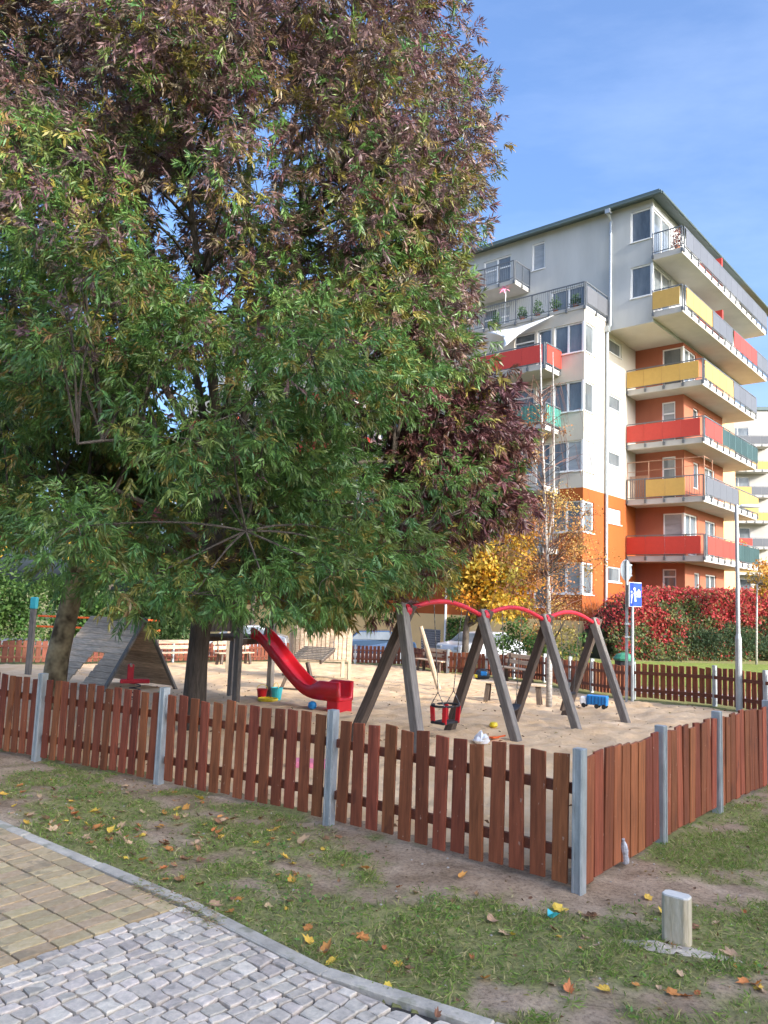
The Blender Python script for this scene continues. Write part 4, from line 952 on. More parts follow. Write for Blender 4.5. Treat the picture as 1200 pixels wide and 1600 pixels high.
# ------------------------------------------------------------------ small playground things
def g3(x_, y_, dz=0): return (x_, y_, gzf(x_, y_)+dz)
sr = empty('spring_rider', g3(-4.62, 15.05), R(20), 'small red spring rider with wooden grips before the hut', 'spring rider')
b = MB(); b.tube([(.10*math.cos(t*2.2), .10*math.sin(t*2.2), .02+.03*t) for t in np.linspace(0, 10, 60)], .012, 5); b.obj('spring', MT['dark_metal'], sr)
b = MB(); b.prism([(-.28, -.05), (.26, -.05), (.26, .05), (-.28, .05)], .32, .40); b.prism([(-.16, -.04), (-.04, -.04), (-.04, .04), (-.16, .04)], .38, .68); b.obj('body', MT['red_paint'], sr, bevel=.015)
MB().tube([(-.10, -.14, .66), (-.10, .14, .66)], .025, 8).obj('grip', MT['pale_wood'], sr)
def bucket(loc_, mtl, label, r=.11, h=.2):
    root = empty('toy_bucket', loc_, random.uniform(0, 6), label, 'bucket')
    MB().lathe([(r*.72, 0), (r, h), (r*1.08, h), (r*1.08, h+.012), (r*.9, h+.012), (r*.66, .02)], n=16).obj('pail', MT[mtl], root, smooth=False)
    MB().tube([(r*math.cos(t), .02, h+r*.9*math.sin(t)) for t in np.linspace(0, math.pi, 12)], .006, 5).obj('handle', MT['yellow_plastic'], root)
bucket(g3(-2.36, 16.2), 'red_plastic', 'red toy bucket standing left of the slide tower post')
bucket(g3(-2.06, 16.2), 'turquoise', 'turquoise toy bucket standing right of the slide tower post', .12, .24)
bt = tag(MB().lathe([(.20, 0), (.21, .03), (.20, .05), (.19, .03)], n=18).obj('toy_tray', MT['yellow_plastic'], loc=g3(-2.2, 15.95, .005)), 'round yellow toy tray on the sand at the tower post', 'toy')
tag(MB().lathe([(.02, 0), (.07, .025), (.085, .07), (.07, .125), (.02, .15)], n=14).obj('toy_ball', MT['blue_plastic'], loc=g3(-1.2, 14.75, -.01), smooth=True), 'dark blue toy ball on the sand left of the slide end', 'ball')
tt = empty('toy_truck', g3(4.72, 16.7), R(-28), 'blue and white toy truck by the back fence', 'toy truck')
MB().box((-.05, 0, .17), (.42, .2, .20)).obj('load_box', MT['blue_plastic'], tt, bevel=.01)
for k in range(6): MB().box((-.22+.07*k, -.105, .17), (.018, .012, .16)).obj('rib', mat('toy_dark_blue', (.01, .08, .25), .5) if k == 0 else bpy.data.materials['toy_dark_blue'], tt)
MB().box((-.34, 0, .14), (.13, .19, .17)).obj('cab', MT['white_plastic'], tt, bevel=.02)
for x_ in (-.32, -.05, .1):
    for y_ in (-.1, .1):
        o = MB().lathe([(.045, -.015), (.05, 0), (.045, .015)], n=10).obj('wheel', MT['tyre'], tt, loc=(x_, y_, .05)); o.rotation_euler = (R(90), 0, 0)
bg_ = MB(); bg_.lathe([(.09, 0), (.125, .04), (.11, .085), (.06, .125), (.02, .15)], n=11)
for i, v_ in enumerate(bg_.v): bg_.v[i] = (v_[0]*random.uniform(.72, 1.25), v_[1]*random.uniform(.72, 1.25), v_[2]*random.uniform(.7, 1.2))
tag(bg_.obj('plastic_bag', MT['white_plastic'], loc=g3(1.50, 11.25, -.02)), 'crumpled white plastic bag on the sand by the second swing frame', 'bag')
sh = empty('toy_shovel', g3(1.72, 11.5, .012), R(35), 'orange toy shovel lying beside the white bag', 'shovel')
MB().box((0, 0, .02), (.13, .09, .02)).obj('blade', MT['orange_plastic'], sh, bevel=.006); MB().tube([(.06, 0, .02), (.24, .02, .025)], .012, 6).obj('handle', MT['orange_plastic'], sh)
tag(MB().lathe([(.05, 0), (.075, .03), (.055, .075), (.01, .085)], n=12).obj('sand_mould', MT['yellow_plastic'], loc=g3(1.93, 13.0, .0)), 'small yellow sand mould near the third swing frame', 'toy')
tag(MB().lathe([(.05, 0), (.09, .04), (.07, .10), (.01, .12)], n=12).obj('sand_mould', MT['green_plastic'], loc=g3(-4.35, 15.9, .0)), 'green sand mould lying at the gable of the plank hut', 'toy')
tag(MB().prism([(-.25, -.12), (.22, -.14), (.25, .1), (-.2, .14)], 0, .06, .05).obj('play_mat', MT['pink'], loc=g3(-.75, 9.1, .0)), 'flat pink play mat on the sand behind the front fence', 'mat')
# low bench by the birch, back benches
def bench(name, label, loc_, rz, w=1.3, back=False, group=None, mtl='plank', leg='timber_dark'):
    root = empty(name, loc_, rz, label, 'bench', group)
    for k in range(3): MB().box((0, -.13+.13*k, .42), (w, .115, .04)).obj('seat_plank', MT[mtl], root, bevel=.005)
    for x_ in (-w*.38, w*.38):
        MB().beam((x_*1.08, -.15, -.05), (x_, -.1, .40), .07, .09).obj('leg', MT[leg], root); MB().beam((x_*1.08, .17, -.05), (x_, .1, .40), .07, .09).obj('leg', MT[leg], root)
        if back: MB().beam((x_, .17, .40), (x_, .28, .86), .05, .07).obj('back_post', MT[leg], root)
    if back:
        for k in range(2): MB().box((0, .22+.05*k, .60+.18*k), (w, .03, .13)).obj('back_plank', MT[mtl], root, bevel=.005)
    return root
bench('bench', 'low backless wooden bench beside the birch trunk', g3(3.05, 17.7), R(-18), 1.45)
bench('bench', 'grey wooden bench with backrest at the back fence behind the leaning pole', g3(2.0, 29.6), R(-55), 1.6, True)
bench('bench', 'grey bench with backrest seen between the second and third swing frames', g3(4.3, 24.6), R(-60), 1.5, True)
bench('bench', 'bench with backrest before the far fence, right of the plank hut', g3(-7.1, 27.6), R(42), 1.6, True)
bench('bench', 'bench with backrest before the far fence, between the tower posts', g3(-5.4, 29.4), R(46), 1.6, True)
tag(MB().tube([(0, 0, -.3), (-.32, .05, .7), (-.62, .1, 1.62)], [.06, .07, .055], 9).obj('leaning_pole', MT['pale_wood'], loc=g3(1.72, 20.8)), 'pale leaning wooden pole behind the left swing frame', 'pole')
pl = empty('wooden_pole', g3(-9.05, 20.4), 0, 'grey wooden pole with a turquoise box on top at far left', 'pole')
MB().box((0, 0, .75), (.13, .13, 1.9)).obj('shaft', MT['timber_grey'], pl, bevel=.01); MB().box((0, 0, 1.85), (.16, .16, .30)).obj('box', MT['turquoise'], pl, bevel=.02)
for z_ in (1.25, 1.52): MB().tube([(.1, .05, z_), (3.0, 1.2, z_-.05)], .025, 6).obj('cross_bar', MT['orange_plastic'], pl)
tag(MB().box((0, 0, .8), (.1, .1, 1.9)).obj('wooden_post', MT['pale_wood'], loc=g3(-4.7, 24.5), bevel=.008), 'thin pale wooden post on the sand left of the tower', 'post')
bgd = empty('stroller_bag', g3(3.45, 26.0), 0, 'dark bag with blue and yellow patches at the back fence', 'bag')
MB().lathe([(.22, 0), (.26, .1), (.2, .28), (.05, .34)], n=9).obj('body', MT['bin_dark'], bgd); MB().box((.02, -.22, .2), (.2, .06, .14)).obj('flap', MT['blue_plastic'], bgd, bevel=.02); MB().box((-.2, -.1, .1), (.14, .12, .1)).obj('pocket', MT['yellow_plastic'], bgd, bevel=.02)
# litter near the fence corner
bo = empty('plastic_bottle', (1.90, 6.02, .03), 0, 'clear crushed plastic bottle leaning on the side fence base', 'bottle')
MB().lathe([(.03, 0), (.035, .03), (.030, .08), (.036, .13), (.03, .18), (.014, .22), (.014, .245)], n=10).obj('body', mat('cloudy_plastic', (.42, .43, .47), .15, var=.4, scale=30, spec=.8), bo)
bo.rotation_euler = (R(14), R(-10), 0); bo.scale = (.85, .85, .78)
lt = MB(); lt.add([(0, 0, 0), (.05, .01, .03), (.03, .05, .01), (-.02, .04, .045), (-.03, -.01, .02), (.01, -.03, .05)], [(0, 1, 2), (0, 2, 3), (0, 3, 4), (0, 4, 5), (0, 5, 1)])
tag(lt.obj('wrapper', MT['turquoise'], loc=(1.12, 4.97, .012)), 'small crumpled turquoise wrapper on the bare soil', 'wrapper')

# ------------------------------------------------------------------ lamp, sign poles, bin
lp = empty('street_lamp', g3(7.42, 16.15), 0, 'slim grey street lamp with one arm before the lawn fence', 'street lamp')
b = MB(); b.tube([(0, 0, -.2), (0, 0, 1.45)], .065, 12); b.tube([(0, 0, 1.45), (0, 0, 1.56)], [.065, .042], 12, False); b.tube([(0, 0, 1.55), (0, 0, 4.25)], [.042, .036], 12); b.obj('pole', MT['paintgrey'], lp, smooth=False)
MB().tube([(0, 0, 4.2), (.12, 0, 4.23)], .025, 8).obj('arm', MT['paintgrey'], lp)
b = MB(); b.lathe([(.01, -.24), (.05, -.2), (.065, 0), (.055, .18), (.01, .22)], n=12)
o = b.obj('lamp_head', MT['white_plastic'], lp, loc=(.30, 0, 4.23), smooth=True); o.rotation_euler = (0, R(88), 0); o.scale = (.7, 1.2, 1)
sg = empty('road_sign', g3(5.78, 17.85), 0, 'blue residential-zone sign and round sign back on a grey pole', 'sign')
MB().tube([(0, 0, -.2), (0, 0, 2.45)], .033, 10).obj('pole', MT['galv'], sg)
MB().tube([(-.10, .10, -.2), (-.10, .10, 3.2)], .033, 10).obj('pole', MT['galv'], sg)
YAW = R(28)
def spart(name, mb, mtl, x_=0, dy=0, z_=0, parent=None, bevel=0):
    return mb.obj(name, MT[mtl], parent or sg, loc=(x_+dy*math.sin(YAW)*0, dy, z_), rz=YAW, bevel=bevel)
pb_ = MB().box((.04, -.045, 2.42), (.40, .012, .56)).obj('sign_plate', MT['sign_white'], sg, rz=YAW, bevel=.005)
MB().box((.04, -.054, 2.42), (.372, .01, .532)).obj('blue_field', MT['sign_blue'], pb_)
def flat(pts, name): 
    b = MB(); n = len(pts); b.add([(.04+x_, -.0605, 2.42+z_) for x_, z_ in pts]+[(.04+x_, -.0585, 2.42+z_) for x_, z_ in pts], [tuple(range(n)), tuple(range(n, 2*n))[::-1]]+[(i, (i+1) % n, n+(i+1) % n, n+i) for i in range(n)]); return b.obj(name, MT['sign_white'], pb_)
flat([(.05, -.02), (.15, -.02), (.15, .07), (.10, .13), (.05, .07)], 'house_symbol')
flat([(-.03, -.16), (.02, -.16), (.0, -.04), (.03, .02), (.01, .08), (-.04, .08), (-.07, .02), (-.03, -.03)], 'figure_symbol')
flat([(-.035+.035*math.cos(t), .125+.035*math.sin(t)) for t in np.linspace(0, 6, 10)], 'head_symbol')
flat([(-.15, -.20), (-.12, -.20), (-.11, -.10), (-.08, -.02), (-.12, .03), (-.15, -.02), (-.14, -.1)], 'child_symbol')
flat([(-.125+.025*math.cos(t), .06+.025*math.sin(t)) for t in np.linspace(0, 6, 9)], 'child_head_symbol')
flat([(.02, -.055), (.16, -.055), (.16, -.035), (.02, -.035)], 'kerb_symbol')
b = MB(); b.lathe([(.245, -.006), (.25, 0), (.245, .006)], n=28); o = b.obj('round_sign_back', MT['sign_back'], sg, loc=(-.10, .155, 2.98)); o.rotation_euler = (R(90), 0, R(42))
for z_ in (2.86, 3.10): MB().box((-.10, .125, z_), (.26, .03, .035)).obj('clamp', MT['galv'], sg, rz=0)
MB().box((-.14, .13, 2.38), (.10, .05, .50)).obj('side_plate', MT['dark_metal'], sg, rz=R(80))
for z_ in (1.45, 1.75): MB().box((-.06, .05, z_), (.2, .05, .04)).obj('clamp', MT['galv'], sg)
bn = empty('litter_bin', g3(6.45, 20.6), 0, 'dark litter bin with green lid behind the fence by the sign', 'bin')
MB().lathe([(.19, 0), (.24, .72), (.25, .75), (.2, .74)], n=14).obj('body', MT['bin_dark'], bn); MB().lathe([(.27, .75), (.28, .80), (.2, .90), (.06, .95)], n=14).obj('lid', MT['bin_green'], bn)

# ------------------------------------------------------------------ parked cars
def car(loc_, rz, paint, label):
    root = empty('parked_car', loc_, rz, label, 'car', None)
    side = [(-2.05, .35), (-2.1, .62), (-2.0, .86), (-1.25, .96), (-.75, 1.38), (.75, 1.44), (1.55, 1.05), (2.0, .92), (2.08, .55), (2.0, .32)]
    b = MB(); n = len(side)
    def ring(y_, k): return [(x_*(1 if z_ < .97 else .985), y_*(1 if z_ < .97 else .86), z_) for x_, z_ in side]
    b.add(ring(-.84, 0)+ring(.84, 0), [tuple(range(n))[::-1], tuple(range(n, 2*n))]+[(i, (i+1) % n, n+(i+1) % n, n+i) for i in range(n)]); b.obj('body', MT[paint], root, bevel=.05)
    for s_ in (-1, 1):
        g_ = MB(); q = [(-1.12, .98), (-.7, 1.33), (.68, 1.38), (1.30, 1.03)]
        g_.add([(x_, s_*(.845-.10*(z_-.97)/.45), z_) for x_, z_ in q]+[(x_, s_*(.83-.10*(z_-.97)/.45), z_) for x_, z_ in q], [(0,1,2,3),(7,6,5,4),(0,4,5,1),(1,5,6,2),(2,6,7,3),(3,7,4,0)]); g_.obj('side_window', MT['glass'], root)
    for x0_, z0_, x1_, z1_, nm in ((-1.24, 1.0, -.78, 1.36, 'windscreen'), (1.54, 1.09, .8, 1.43, 'rear_window')):
        g_ = MB(); sg_ = -1 if x0_ < 0 else 1; e = .012*sg_
        g_.add([(x0_+e, -.72, z0_), (x0_+e, .72, z0_), (x1_+e, .62, z1_), (x1_+e, -.62, z1_)], [(0, 1, 2, 3)]); g_.obj(nm, MT['glass'], root)
    for x_ in (-1.3, 1.3):
        for y_ in (-.8, .8):
            w_ = MB().lathe([(.2, -.1), (.31, -.09), (.33, 0), (.31, .09), (.2, .1)], n=18).obj('wheel', MT['tyre'], root, loc=(x_, y_, .33)); w_.rotation_euler = (R(90), 0, 0)
            MB().lathe([(.05, -.112), (.19, -.105), (.19, .105), (.05, .112)], n=14).obj('rim', MT['galv'], w_)
    for y_ in (-.6, .6): MB().box((-2.05, y_, .72), (.08, .34, .14)).obj('headlight', MT['glass_blind'], root, bevel=.02)
car(g3(4.7, 35.6, .02), R(35), 'car_white', 'silver parked car seen between the swing legs behind the back fence')
car(g3(-.3, 38.0, .02), R(4), 'car_blue', 'dark blue parked car behind the back fence left of the swings')
car(g3(-6.5, 38.2, .02), R(2), 'car_white', 'silver parked car far left behind the fence and slide tower')
# ------------------------------------------------------------------ trees
def limb_pts(p0, p1, n=6, bow=.15, up=.3):
    p0, p1 = np.array(p0, float), np.array(p1, float); L_ = np.linalg.norm(p1-p0); off = rng.normal(0, bow*L_*.3, 3); out = []
    for i in range(n+1):
        t = i/n; q = p0*(1-t)+p1*t+off*math.sin(math.pi*t); q[2] += up*L_*.12*math.sin(math.pi*t); out.append(q)
    return out
def lobe_points(c, r, n, shell=.55):
    u = unit(rng.normal(size=(n, 3))); rad = (shell+(1-shell)*rng.random(n))[:, None]
    return np.array(c)+u*np.array(r)*rad, u

# --- the big narrow-leaved ash
AX = np.array([-2.6, 11.36])
ash = empty('ash_tree', (AX[0], AX[1], gzf(*AX)), 0, 'big narrow-leaved ash with green and purple foliage behind the front fence', 'tree')
ao = np.array([AX[0], AX[1], gzf(*AX)])
b = MB(); tp = [(-2.62, 11.36, -.3), (-2.62, 11.36, .15), (-2.62, 11.37, .9), (-2.58, 11.38, 1.9), (-2.52, 11.4, 3.0), (-2.47, 11.42, 4.1)]
b.tube([np.array(q)-ao for q in tp], [.22, .175, .15, .135, .125, .12], 14); b.obj('trunk', MT['bark'], ash, smooth=True)
ends = [(-4.6, 10.4, 7.6), (-3.4, 10.6, 10.0), (-2.6, 11.6, 12.6), (-1.4, 11.2, 11.2), (-.3, 11.6, 10.2), (-2.0, 12.9, 9.5), (-5.6, 11.8, 8.6), (-.4, 12.6, 7.4), (-3.6, 12.6, 11.2)]
starts = [(-2.50, 11.4, 3.7), (-2.48, 11.4, 4.0), (-2.47, 11.42, 4.05), (-2.47, 11.42, 4.0), (-2.45, 11.43, 3.9), (-2.47, 11.44, 3.6), (-2.52, 11.4, 3.3), (-2.49, 11.42, 3.4), (-2.47, 11.43, 3.8)]
stem_s = []; stem_r = []
for i, (s_, e_) in enumerate(zip(starts, ends)):
    pts = limb_pts(s_, e_, 10, .24, .9); rr = np.linspace(.068, .014, 11); b = MB(); b.tube([q-ao for q in pts], rr, 9); b.obj('limb', MT['bark_limb'], ash, smooth=True)
    stem_s += pts; stem_r += list(rr)
low = [((-2.57, 11.38, 2.2), (-4.7, 8.9, 2.7)), ((-2.56, 11.38, 2.4), (-1.5, 8.4, 2.6)), ((-2.55, 11.38, 2.7), (.6, 10.6, 2.9)), ((-2.53, 11.4, 3.0), (1.5, 12.0, 3.9)), ((-2.55, 11.4, 2.6), (-5.9, 10.9, 3.4)), ((-2.53, 11.4, 2.9), (-3.2, 7.9, 3.4)), ((-2.5, 11.4, 3.2), (-.6, 8.9, 3.9)), ((-2.55, 11.4, 2.5), (-1.6, 14.2, 3.2))]
for s_, e_ in low:
    pts = limb_pts(s_, e_, 9, .14, 1.2); rr = np.linspace(.055, .014, 10); b = MB(); b.tube([q-ao for q in pts], rr, 7); b.obj('limb', MT['bark_limb'], ash, smooth=True)
    stem_s += pts; stem_r += list(rr)
stem_s = np.array(stem_s)
zr = np.array([1.3, 1.7, 2.3, 2.7, 3.4, 4.4, 4.9, 5.6, 6.0, 6.5, 7.4, 8.3, 9.4, 10.1, 10.6, 10.9, 11.5, 12.5, 13.6, 14.4])
xr = np.array([-1.0, .4, 1.0, 1.55, 2.35, 2.4, 2.0, 1.6, 1.25, 1.3, 1.25, 1.55, 1.65, 1.7, 1.3, .7, .6, .5, .1, -.8])
ryz = np.array([1.3, 2.5, 5.0, 8.0, 11, 13, 14.4]); ryv = np.array([3.7, 4.2, 4.1, 3.7, 3.3, 2.8, 1.8])
zbx = np.array([-7, -3.5, -3.2, -.8, .4, 1.0, 1.5, 2.2]); zbv = np.array([2.1, 2.05, 1.40, 1.25, 1.68, 2.25, 2.7, 3.35])
lobes = []
tries = 0
while len(lobes) < 430 and tries < 140000:
    tries += 1
    z = 1.5+13.3*rng.random()**1.02; xR = np.interp(z, zr, xr); xL = -7.2
    x = rng.uniform(xL, xR); ry = np.interp(z, ryz, ryv); y = 11.4+rng.uniform(-ry, ry)
    rad = rng.uniform(.50, .80)
    xc, rx = (xL+xR)/2, (xR-xL)/2
    q = ((x-xc)/rx)**2+((y-11.4)/ry)**2
    if q > 1 or q < .04 or (q < .3 and rng.random() < .4): continue
    if y > 12.4 and rng.random() < .35: continue
    if x+rad*.9 > xR: x = xR-rad*.9
    if y < 10 and x > .45*(y/8)-rad*.55+.25*(z > 5): continue
    if y < 11 and x > 1.0: continue
    if z-rad*.75 < np.interp(x, zbx, zbv): continue
    if any((x-l[0])**2+(y-l[1])**2+(z-l[2])**2 < (.40*(rad+l[3]))**2 for l in lobes): continue
    lobes.append((x, y, z, rad))
# silhouette lobes towards the open sky on the right
lobes += [(1.15, 11.6, 10.0, .55), (.75, 11.4, 9.6, .6), (1.2, 11.7, 9.2, .5), (.95, 11.5, 8.5, .6), (.6, 11.5, 7.7, .6), (.75, 11.6, 6.6, .55), (1.1, 11.9, 5.5, .5), (1.35, 12.1, 4.9, .5), (1.75, 12.2, 4.45, .5), (1.7, 12.3, 3.75, .5), (1.15, 12.1, 3.2, .5), (.7, 11.9, 2.8, .5), (.2, 10.9, 11.2, .6), (.2, 11.6, 10.6, .6), (.25, 11.2, 8.6, .7), (.3, 11.5, 6.0, .7), (.7, 11.9, 4.4, .7),
          (-1.2, 8.2, 1.95, .55), (-1.9, 8.0, 1.9, .55), (-2.6, 8.1, 1.95, .6), (-.5, 8.4, 2.2, .55), (-3.3, 8.4, 2.3, .6), (-4.2, 9.0, 2.7, .65), (.1, 9.3, 2.5, .5), (-4.9, 9.4, 3.1, .7), (-.2, 10.4, 2.15, .5), (-.9, 11.6, 1.95, .5), (.2, 11.5, 2.3, .5)]
for k in range(42): lobes.append((rng.uniform(.1, 1.95), rng.uniform(11.9, 13.2), rng.uniform(3.3, 5.4), .5))
for k in range(22):
    x = rng.uniform(-1.6, 1.0); lobes.append((x, rng.uniform(10.8, 12.8), max(np.interp(x, zbx, zbv)+.35, rng.uniform(1.9, 3.2)), .48))
for k in range(12): lobes.append((rng.uniform(-.4, 1.1), rng.uniform(11.2, 12.4), rng.uniform(5.4, 8.0), .55))
tw_b = MB()
P_all = []; D_all = []; C_all = []; S_all = []
GREEN = np.array([(.090, .185, .040), (.108, .205, .045), (.128, .220, .050), (.074, .162, .047), (.15, .205, .048)]); OLIVE = np.array([(.21, .20, .040), (.26, .22, .045), (.17, .18, .045), (.24, .17, .05)])
PURP = np.array([(.185, .110, .105), (.205, .125, .110), (.160, .105, .102), (.225, .135, .095), (.18, .145, .095), (.165, .080, .088)]); MAROON = np.array([(.120, .045, .048), (.135, .055, .050), (.095, .040, .046), (.16, .08, .05)])
GOLD = np.array([(.36, .25, .05), (.30, .16, .06), (.30, .26, .06), (.26, .075, .07)])
for (x, y, z, rad) in lobes:
    n = int(70*(rad/.65)**2*(1.0 if y < 12.2 else .5))
    pts, u = lobe_points((x, y, z), (rad*1.05, rad*1.05, rad*.8), n, .35)
    # a real gap around the fork, where limbs show
    t = pts[:, 1]/11.4; xp = pts[:, 0]/t; zp = 1.9+(pts[:, 2]-1.9)/t
    gap = ((xp+2.75)/.95)**2+((zp-4.7)/.62)**2 < 1
    gap2 = (((xp+2.9)/.8)**2+((zp-7.2)/.5)**2 < 1)
    keep = ~((gap & (rng.random(n) < .65)) | (gap2 & (rng.random(n) < .2)))
    pts, u = pts[keep], u[keep]; n = len(pts)
    out = unit(np.stack([pts[:, 0]-AX[0], pts[:, 1]-AX[1], (pts[:, 2]-5)*.4], 1))
    dd = unit(u*.7+out*.7+rng.normal(0, .35, (n, 3))+np.array([0, 0, -.25]))
    # leaf colour of the spray: green below and inside, purple in the upper and right crown
    zj = pts[:, 2]+rng.normal(0, .8, n)+rng.normal(0, .35)+1.3*(fbm(pts[:, 0]*.8+50, pts[:, 2]*.8+pts[:, 1], 3)-.45)*2
    pzv = smooth(4.0, 9.2, zj); rightv = smooth(-.6, .35, pts[:, 0]+rng.normal(0, .15, n))*smooth(10.4, 11.3, pts[:, 1])*(1-smooth(5.2, 7.2, pts[:, 2]))
    lbv = smooth(10.0, 11.2, pts[:, 1])*(1-smooth(2.6, 3.8, pts[:, 2]))  # low back sprays turn olive: light through the leaves put into their colour
    cc = np.zeros((n, 3)); r_ = rng.random(n)
    for i in range(n):
        pz, right, low_back = pzv[i], rightv[i], lbv[i]
        if r_[i] < .012+.012*pz: base = GOLD[rng.integers(4)]
        elif rng.random() < right*.85: base = MAROON[rng.integers(4)]
        elif rng.random() < pz*.80: base = PURP[rng.integers(6)]
        elif rng.random() < .12+.5*pz+.6*low_back: base = OLIVE[rng.integers(4)]
        else: base = GREEN[rng.integers(5)]
        cc[i] = base*rng.uniform(.75, 1.3)
    inner = (((x+2.6)/4.2)**2+((y-11.4)/3.6)**2 < .42 and y > 11.2) or y > 12.0
    S_all.append(np.full(n, 1.55 if inner else 1.0))
    P_all.append(pts); D_all.append(dd); C_all.append(cc)
    j = np.argmin(((stem_s-np.array([x, y, z-.3]))**2).sum(1)+np.where(stem_s[:, 2] > z+.2, 9, 0))
    tw_b.tube([q-ao for q in limb_pts(stem_s[j], (x, y, z), 5, .12, .5)], np.linspace(min(.03, stem_r[j]), .006, 6), 5, False)
    for k in rng.integers(0, n, 5) if n else []: tw_b.tube([np.array((x, y, z))-ao, (np.array((x, y, z))*.4+pts[k]*.6)-ao+rng.normal(0, .04, 3), pts[k]-ao], [.007, .005, .003], 4, False)
tw_b.obj('twigs', MT['bark'], ash)
P_, D_, C_ = np.concatenate(P_all), np.concatenate(D_all), np.concatenate(C_all); N_ = len(P_); S_ = np.concatenate(S_all)
B_l, D_l, L_l, W_l, C_l = [], [], [], [], []
for k in range(3):                      # three compound leaves in each spray
    ax = unit(D_+rng.normal(0, .62, (N_, 3))); ax[:, 2] -= .12; ax = unit(ax); rl = rng.uniform(.11, .19, N_)
    s1 = unit(np.cross(ax, rng.normal(size=(N_, 3))))
    for m in range(9):                  # four pairs of leaflets and one at the end
        f = [.15, .15, .42, .42, .68, .68, .9, .9, 1.0][m]; sg_ = [1, -1, 1, -1, 1, -1, 1, -1, 0][m]
        base = P_+ax*(rl*f)[:, None]
        dl = unit(ax*.9+s1*sg_*.75+rng.normal(0, .16, (N_, 3))+np.array([0, 0, -.28]))
        B_l.append(base); D_l.append(dl); L_l.append(rng.uniform(.070, .125, N_)*S_); W_l.append(rng.uniform(.0155, .025, N_)*S_); C_l.append(C_*rng.uniform(.8, 1.22, (N_, 1)))
Bx, Dx, Lx, Wx, Cx = np.concatenate(B_l), np.concatenate(D_l), np.concatenate(L_l), np.concatenate(W_l), np.concatenate(C_l)
print('ash leaflets', len(Bx), 'lobes', len(lobes))
tag(link('crown', leaf_mesh('crown', Bx-ao, Dx, Lx, Wx, Cx, MT['leaf'], .2, .08), ash), kind='stuff')

# --- generic broadleaf builder
def tree(name, label, base, trunk, trunk_mat, lobes, per, ll, lw, cols, jit=.25, group=None, limbs=True, shell=.4, cat='tree', leafm_='leaf_soft', trunk_r=(.1, .05), sparse=None):
    z0 = gzf(*base); root = empty(name, (base[0], base[1], z0), 0, label, cat, group); o_ = np.array([base[0], base[1], z0])
    if trunk:
        b = MB(); b.tube([np.array(q)-o_ for q in trunk], np.linspace(trunk_r[0], trunk_r[1], len(trunk)), 10); b.obj('trunk', MT[trunk_mat], root, smooth=True)
    bb = MB(); Pn, Cn = [], []
    for (x, y, z, r) in lobes:
        n = int(per*r*r); p_, u = lobe_points((x, y, z), (r, r, r*.85), n, shell); Pn.append(p_)
        c = np.array(cols[rng.integers(len(cols))])*rng.uniform(.85, 1.15); Cn.append(c*(1+rng.uniform(-jit, jit, (n, 1)))*(1+rng.uniform(-.06, .06, (n, 3))))
        if trunk and limbs:
            zt = min(max(z-r*.8, trunk[0][2]+.6), trunk[-1][2]); k = np.argmin([abs(q[2]-zt) for q in trunk])
            bb.tube([q-o_ for q in limb_pts(trunk[k], (x, y, z), 5, .15, .4)], np.linspace(max(trunk_r[1]*.7, .012), .005, 6), 5, False)
            for q in p_[:4]: bb.tube([np.array((x, y, z))-o_, q-o_], [.006, .003], 4, False)
    if bb.v: bb.obj('branches', MT[trunk_mat] if trunk_mat != 'birch' else MT['bark_limb'], root)
    Pn, Cn = np.concatenate(Pn), np.concatenate(Cn); n = len(Pn)
    tag(link('crown', leaf_mesh('crown', Pn-o_, rng.normal(size=(n, 3))+np.array([0, 0, -.35]), rng.uniform(ll*.7, ll*1.2, n), rng.uniform(lw*.7, lw*1.2, n), Cn, MT[leafm_]), root), kind='stuff')
    return root
def blob(cx, cy, cz, rx, ry, rz_, n, r0, r1, seed):
    r_ = np.random.default_rng(seed); out = []
    for _ in range(n):
        u = unit(r_.normal(size=3))*r_.uniform(.35, .95); out.append((cx+u[0]*rx, cy+u[1]*ry, cz+u[2]*rz_, r_.uniform(r0, r1)))
    return out
tree('plane_tree', 'leaning tree with mottled bark behind the front fence at far left', (-5.33, 12.99), [(-5.36, 12.99, -.4), (-5.30, 13.0, .8), (-5.12, 13.0, 2.0), (-5.0, 13.0, 3.6), (-5.05, 13.1, 5.5), (-5.3, 13.2, 7.5)], 'bark_plane',
     [l for l in blob(-5.6, 13.6, 5.2, 3.0, 2.4, 3.0, 60, .55, .85, 3) if l[2]-l[3]*.6 > (1.8 if l[0] < -6.3 else 2.7) and l[0] < -3.2], 240, .15, .11,
     [(.085, .105, .022), (.13, .11, .022), (.055, .095, .022), (.20, .11, .025)], .3, trunk_r=(.21, .07))
tree('maple_tree', 'golden yellow maple behind the swing set', (3.2, 29.3), [(3.2, 29.3, -.9), (3.25, 29.3, 1.0), (3.5, 29.4, 2.4), (3.9, 29.4, 4.0)], 'bark_limb',
     blob(4.1, 29.4, 3.15, 2.05, 1.5, 2.3, 56, .5, .8, 5), 330, .17, .13, [(.55, .27, .022), (.60, .33, .025), (.52, .22, .022), (.46, .30, .04), (.34, .28, .045)], .2, trunk_r=(.15, .06))
BT = (3.68, 16.88)
bt_ = [(3.68, 16.88, -.4), (3.68, 16.88, 1.0), (3.62, 16.88, 2.6), (3.52, 16.9, 4.4), (3.44, 16.9, 6.0), (3.38, 16.9, 8.0)]
birch = tree('birch_tree', 'slender white birch with sparse rust leaves right of the swing set', BT, bt_, 'birch',
     [l for l in blob(3.75, 16.9, 3.1, 1.25, 1.0, 1.9, 60, .3, .52, 9) if l[2] > 1.2]+blob(3.45, 16.9, 5.6, .6, .6, 1.4, 8, .2, .35, 10), 520, .055, .04, [(.46, .20, .07), (.52, .27, .08), (.38, .17, .07), (.55, .36, .11)], .3, trunk_r=(.07, .014), shell=.1)
